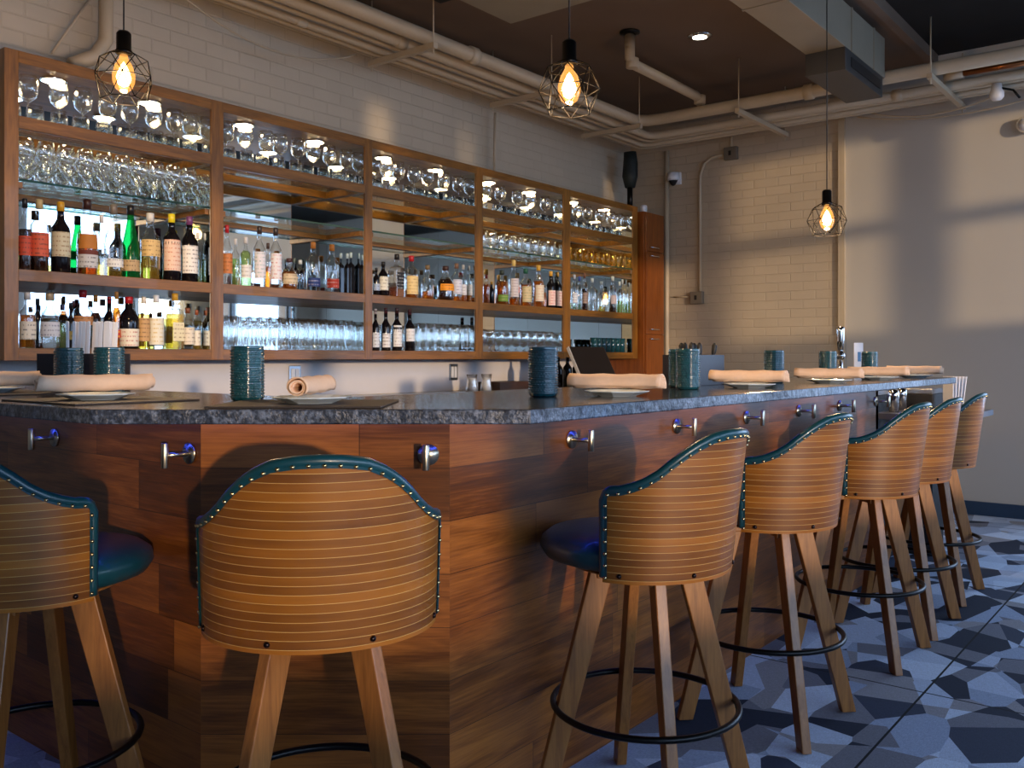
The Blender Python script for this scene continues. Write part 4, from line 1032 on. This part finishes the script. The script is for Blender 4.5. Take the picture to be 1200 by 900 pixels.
# ------------------------------------------------------------------ ceiling pipes
def pipe(name, path, r, lb, mat='pipe_paint', cat='pipe', couple=(), group='painted pipes along the walls'):
    o = thing(name, lb, cat, path[0], group=group); p0 = Vector(path[0])
    MB().tube([Vector(p) - p0 for p in path], r, 14).build('run', mat, o)
    if couple:
        for q, d in couple:
            d = Vector(d).normalized(); c = Vector(q) - p0
            MB().tube([c - d * .035, c - d * .03, c + d * .03, c + d * .035], [r * 1.0, r * 1.25, r * 1.25, r], 14).build('coupling_joint', mat, o)
    return o
ZP = 3.10
pipe('pipe', [(-1, 3.80, ZP), (6.42, 3.80, ZP), (6.5, 3.72, ZP), (6.52, 3.6, ZP), (6.52, -3.4, ZP)], .045, 'thickest pale pipe running under the ceiling, set farthest from both walls', couple=[((4.4, 3.8, ZP), (1, 0, 0)), ((2.6, 3.8, ZP), (1, 0, 0)), ((6.52, 2.4, ZP), (0, 1, 0)), ((6.52, .9, ZP), (0, 1, 0))])
pipe('pipe', [(-1, 3.94, ZP - .02), (6.85, 3.94, ZP - .02), (6.93, 3.86, ZP - .02), (6.93, -3.4, ZP - .02)], .033, 'pale pipe second out from the wall, running beside the thickest pipe', couple=[((3.9, 3.94, ZP - .02), (1, 0, 0)), ((6.93, 1.9, ZP - .02), (0, 1, 0))])
pipe('pipe', [(-1, 4.03, ZP - .03), (6.98, 4.03, ZP - .03), (7.03, 3.98, ZP - .03), (7.03, -3.4, ZP - .03)], .013, 'thin pale conduit between the two middle pipes')
pipe('pipe', [(-1, 4.13, ZP - .03), (7.08, 4.13, ZP - .03), (7.14, 4.06, ZP - .03), (7.14, -3.4, ZP - .03)], .022, 'pale conduit running closest to the brick along both walls', couple=[((3.3, 4.13, ZP - .03), (1, 0, 0))])
pipe('pipe', [(-1, 4.2, ZP - .035), (7.16, 4.2, ZP - .035), (7.22, 4.14, ZP - .035), (7.22, -3.4, ZP - .035)], .012, 'thinnest pale conduit hugging the brick wall corner')
# branch pipe from ceiling to corner
def zp(px, py, D): 
    X, Y = cam(px, D); return (X, Y, EYE + (HY - py) * D / F)
pipe('branch_pipe', [zp(738, 42, 6.28), zp(738, 68, 6.25), zp(744, 76, 6.3), zp(815, 112, 7.1), zp(821, 118, 7.15), zp(821, 121, 7.2)], .036, 'white pipe dropping from the ceiling and slanting to the pipe run', couple=[(zp(741, 74, 6.28), (0, 0, 1)), (zp(820, 117, 7.14), (0, 0, 1))])
o = MB().lathe([(.038, 0), (.07, 0), (.07, -.012), (.038, -.02)], 18).build('pipe_collar', 'black_metal', loc=(*cam(738, 6.28), ZC)); tag(o, 'black collar where the slanting branch pipe enters the ceiling', 'collar')
pipe('pipe', [(7.38, 4.03, ZP - .05), (7.38, 4.03, .1)], .022, 'vertical pale pipe on the brick wall beside the tall cabinet')
ps = wallY(572, 130, YB - .02)
pipe('conduit', [(ps[0], 4.36, 3.02), (ps[0], 4.37, 2.5)], .011, 'thin vertical conduit on the wall above the middle shelf bay')
a = wallY(124, 0, 4.33); bq = wallY(124, 48, 4.33); c2 = wallY(112, 66, 4.33); d2 = wallY(84, 76, 4.33)
pipe('conduit', [(a[0], 4.33, 3.3), (bq[0], 4.33, bq[2]), (c2[0], 4.33, c2[2]), (d2[0], 4.33, d2[2])], .035, 'pale pipe bending behind the top of the end shelf bay')
e1 = wallY(62, 62, 4.37); e2 = wallY(105, 0, 4.37)
pipe('conduit', [(e1[0], 4.38, e1[2]), (e2[0], 4.38, e2[2])], .006, 'thin slanting rod on the wall at the frame corner')
# conduit with two boxes on the right wall
jt, jb = wallX(857, 180), wallX(817, 349)
t1 = wallX(850, 181); t2 = wallX(835, 184); t3 = wallX(825, 192); t4 = wallX(820.5, 206); t5 = wallX(820.5, 343)
pipe('conduit', [t1, t2, t3, t4, t5], .013, 'curved conduit joining two grey boxes on the brick wall', group=None)
pipe('conduit', [wallX(857, 172), wallX(857, 152)], .011, 'short conduit stub above the upper grey box on the brick', group=None)
pipe('conduit', [wallX(808, 348), wallX(790, 348)], .006, 'short thin horizontal conduit beside the lower grey box', group=None)
for q, lb in ((jt, 'grey junction box high on the brick wall under the pipes'), (jb, 'grey junction box lower on the brick wall at the conduit end')):
    o = thing('junction_box', lb, 'junction box', q); MB().box(-.03, .018, -.06, .06, -.055, .055).build('box', 'box_grey', o, bevel=.004)
    MB().box(-.034, -.0302, -.05, .05, -.045, .045).build('cover', 'box_grey', o); MB().box(-.036, -.0342, -.012, .012, -.02, .02).build('switch', 'black_matte', o)
# trapeze hangers
def hanger(c, along, w, lb, rods=True):
    o = thing('pipe_hanger', lb, 'pipe hanger', c, group='pipe hangers'); d = Vector(along)
    s = Vector((abs(d.y), abs(d.x), 0)) * .018
    a = -d * w / 2; b2 = d * w / 2
    MB().box(min(a.x, b2.x) - s.x, max(a.x, b2.x) + s.x, min(a.y, b2.y) - s.y, max(a.y, b2.y) + s.y, -.02, .015).build('strut', 'pipe_paint', o, bevel=.002)
    for q in (a * .93, b2 * .93): MB().cyl((q.x, q.y, -.05), (q.x, q.y, ZC - c[2]), .005, 6).build('rod', 'pipe_paint', o)
for i, X in enumerate((2.45, 3.95, 5.15, 6.35)): hanger((X, 3.98, ZP - .075), (0, 1, 0), .57, 'pipe hanger over the shelf unit, %s from the frame edge' % ORD[i])
for Y, lb in ((2.9, 'pipe hanger before the brick wall near the slanting branch pipe'), (1.55, 'pipe hanger before the plain wall under the black ceiling')): hanger((6.88, Y, ZP - .075), (1, 0, 0), .98, lb)
# copper section and fittings at upper right
q = (7.0, 1.35, ZP + .01)
o = thing('copper_pipe', 'bare copper pipe section in the run under the black ceiling', 'pipe', (6.74, 1.42, ZP - .0)); MB().cyl((0, -.0, 0), (0, -.45, 0), .022).build('run', 'copper', o); MB().cyl((0, .12, 0), (0, 0, 0), .03).cyl((0, -.45, 0), (0, -1.2, 0), .045).build('sleeve', 'pipe_paint', o)
o = thing('pipe_valve', 'white valve with dark lever hanging from the pipe run', 'valve', (6.93, 1.25, ZP - .06)); MB().lathe([(0, 0), (.03, 0), (.035, -.04), (.045, -.06), (.045, -.09), (.03, -.11), (0, -.115)], 16).build('body', 'plastic_white', o); MB().tube([(0, -.02, -.03), (.0, -.10, -.06), (0, -.14, -.12)], .008, 8).build('lever', 'black_metal', o)
def cable(p, q, sag, lb, r=.006, mat='pipe_paint'):
    P, Q = Vector(p), Vector(q); pts = [P.lerp(Q, t / 14) - Vector((0, 0, sag * 4 * (t / 14) * (1 - t / 14))) for t in range(15)]
    tag(MB().tube(pts, r, 6).build('sagging_cable', mat), lb, 'cable', 'loose cables under the pipes')
cable((2.6, 4.28, ZP - .02), (3.85, 4.28, ZP - .04), .15, 'loose pale cable sagging between the first pipe hangers')
cable((1.2, 4.28, ZP), (2.5, 4.28, ZP - .02), .06, 'loose pale cable reaching from the frame corner to a hanger')
cable((7.26, 2.2, ZP - .03), (7.26, 1.2, ZP - .01), .10, 'loose pale cable sagging over the plain wall')
cable((7.3, 2.3, ZP - .04), (7.3, .7, ZP - .0), .12, 'second loose cable hanging wider over the plain wall')
# black wrapped pipe at the corner
o = thing('wrapped_pipe', 'black wrapped vertical pipe stub above the shelf unit in the corner', 'pipe', (7.05, 4.22, 2.49))
MB().tube([(0, 0, .2), (0, 0, .3), (.01, 0, .42), (0, 0, .52)], [.045, .07, .065, .055], 12).build('wrapping', 'wrap_green', o); MB().cyl((0, 0, 0), (0, 0, .2), .025).build('pipe_end', 'black_metal', o)
# security camera
q = wallX(792, 210); o = thing('security_camera', 'white dome security camera on the brick wall beside the tall cabinet', 'camera', q)
MB().lathe([(0, .05), (.05, .05), (.055, 0), (.05, -.02), (0, -.02)], 18, (-.05, 0, 0)).build('housing', 'plastic_white', o); MB().lathe([(0, -.07), (.02, -.06), (.04, -.021)], 16, (-.05, 0, 0)).build('dome', 'black_matte', o)
MB().box(-.0, .018, -.05, .05, -.05, .06).build('mount', 'plastic_white', o, bevel=.004)
# round thing on the wall at the frame edge
q = wallX(1203, 147); o = thing('wall_speaker', 'pale round wall alarm at the frame edge high on the plain wall', 'alarm', q); MB().tube([(.0, 0, 0), (-.05, 0, 0)], .06, 20).build('body', 'plaster', o, bevel=.004); MB().tube([(-.0505, 0, 0), (-.055, 0, 0)], .045, 20).build('cover', 'plastic_white', o)

# ducts
du = thing('air_duct', 'rectangular painted metal air duct running along the edge of the black ceiling', 'air duct', (5, 1.97, 3.08))
MB().box(-6.5, 1.455, -.12, .13, 0, .27).build('casing', 'duct_paint', du, bevel=.003)
MB().box(-.3, -.28, -.125, .135, -.004, .272).box(.75, .77, -.125, .135, -.004, .272).box(1.2, 1.22, -.125, .135, -.004, .272).build('seam_band', 'duct_paint', du)
MB().prism([(.64, -.12), (1.42, -.115), (1.42, .13), (.64, .13)], -.14, -.001).build('diffuser', 'duct_dark', du, bevel=.003)['label'] = 'dark outlet box under the duct end'
MB().box(.75, 1.35, -.124, -.1205, -.10, -.04).build('vent_slot', 'black_matte', du)
o = thing('ceiling_duct', 'pale flat duct box at the top of the frame under the brown ceiling', 'duct', (3.0, 3.0, 3.2)); MB().box(-2.5, 1.3, -.6, .4, 0, .219).build('casing', 'duct_paint', o, bevel=.003); MB().box(-2.5, 1.32, -.62, .42, -.006, -.0005).build('flange', 'duct_paint', o)
o = thing('ceiling_speaker', 'black hanging box at the top of the frame between duct and pipes', 'speaker', (3.5, 3.68, 3.3)); MB().box(-.8, .53, -.23, .05, 0, .119).build('cabinet', 'black_matte', o, bevel=.003); MB().box(-.78, .51, -.21, .03, -.004, -.0005).build('grille', 'black_matte', o)

# ------------------------------------------------------------------ light and camera
sun = bpy.data.lights.new('sun', 'SUN'); sun.energy = 2.0; sun.angle = radians(1.3); sun.color = (1, .72, .44)
so = bpy.data.objects.new('sun', sun); COL.objects.link(so)
so.rotation_euler = Vector((.50, .862, -.055)).to_track_quat('-Z', 'Y').to_euler()
w = bpy.data.worlds.new('sky'); S.world = w; w.use_nodes = True
nt = w.node_tree; bg = nt.nodes['Background']; bg.inputs[0].default_value = (.46, .66, 1, 1); bg.inputs[1].default_value = 6.6

cam_d = bpy.data.cameras.new('camera'); co = bpy.data.objects.new('camera', cam_d); COL.objects.link(co)
co.location = (0, 0, EYE); co.rotation_euler = (radians(90), 0, radians(38.3 - 90))
cam_d.sensor_width = 36; cam_d.lens = F / 1200 * 36; cam_d.shift_y = -(450 - HY) / 1200; cam_d.clip_start = .05
S.camera = co
S.view_settings.view_transform = 'Standard'; S.view_settings.look = 'None'; S.view_settings.gamma = 1; S.view_settings.exposure = 0.12; S.view_settings.use_curve_mapping = False
c = S.cycles; c.use_denoising = True; c.max_bounces = 9; c.diffuse_bounces = 4; c.glossy_bounces = 8; c.transparent_max_bounces = 40; c.transmission_bounces = 6
c.caustics_reflective = False; c.caustics_refractive = False; c.sample_clamp_indirect = 6
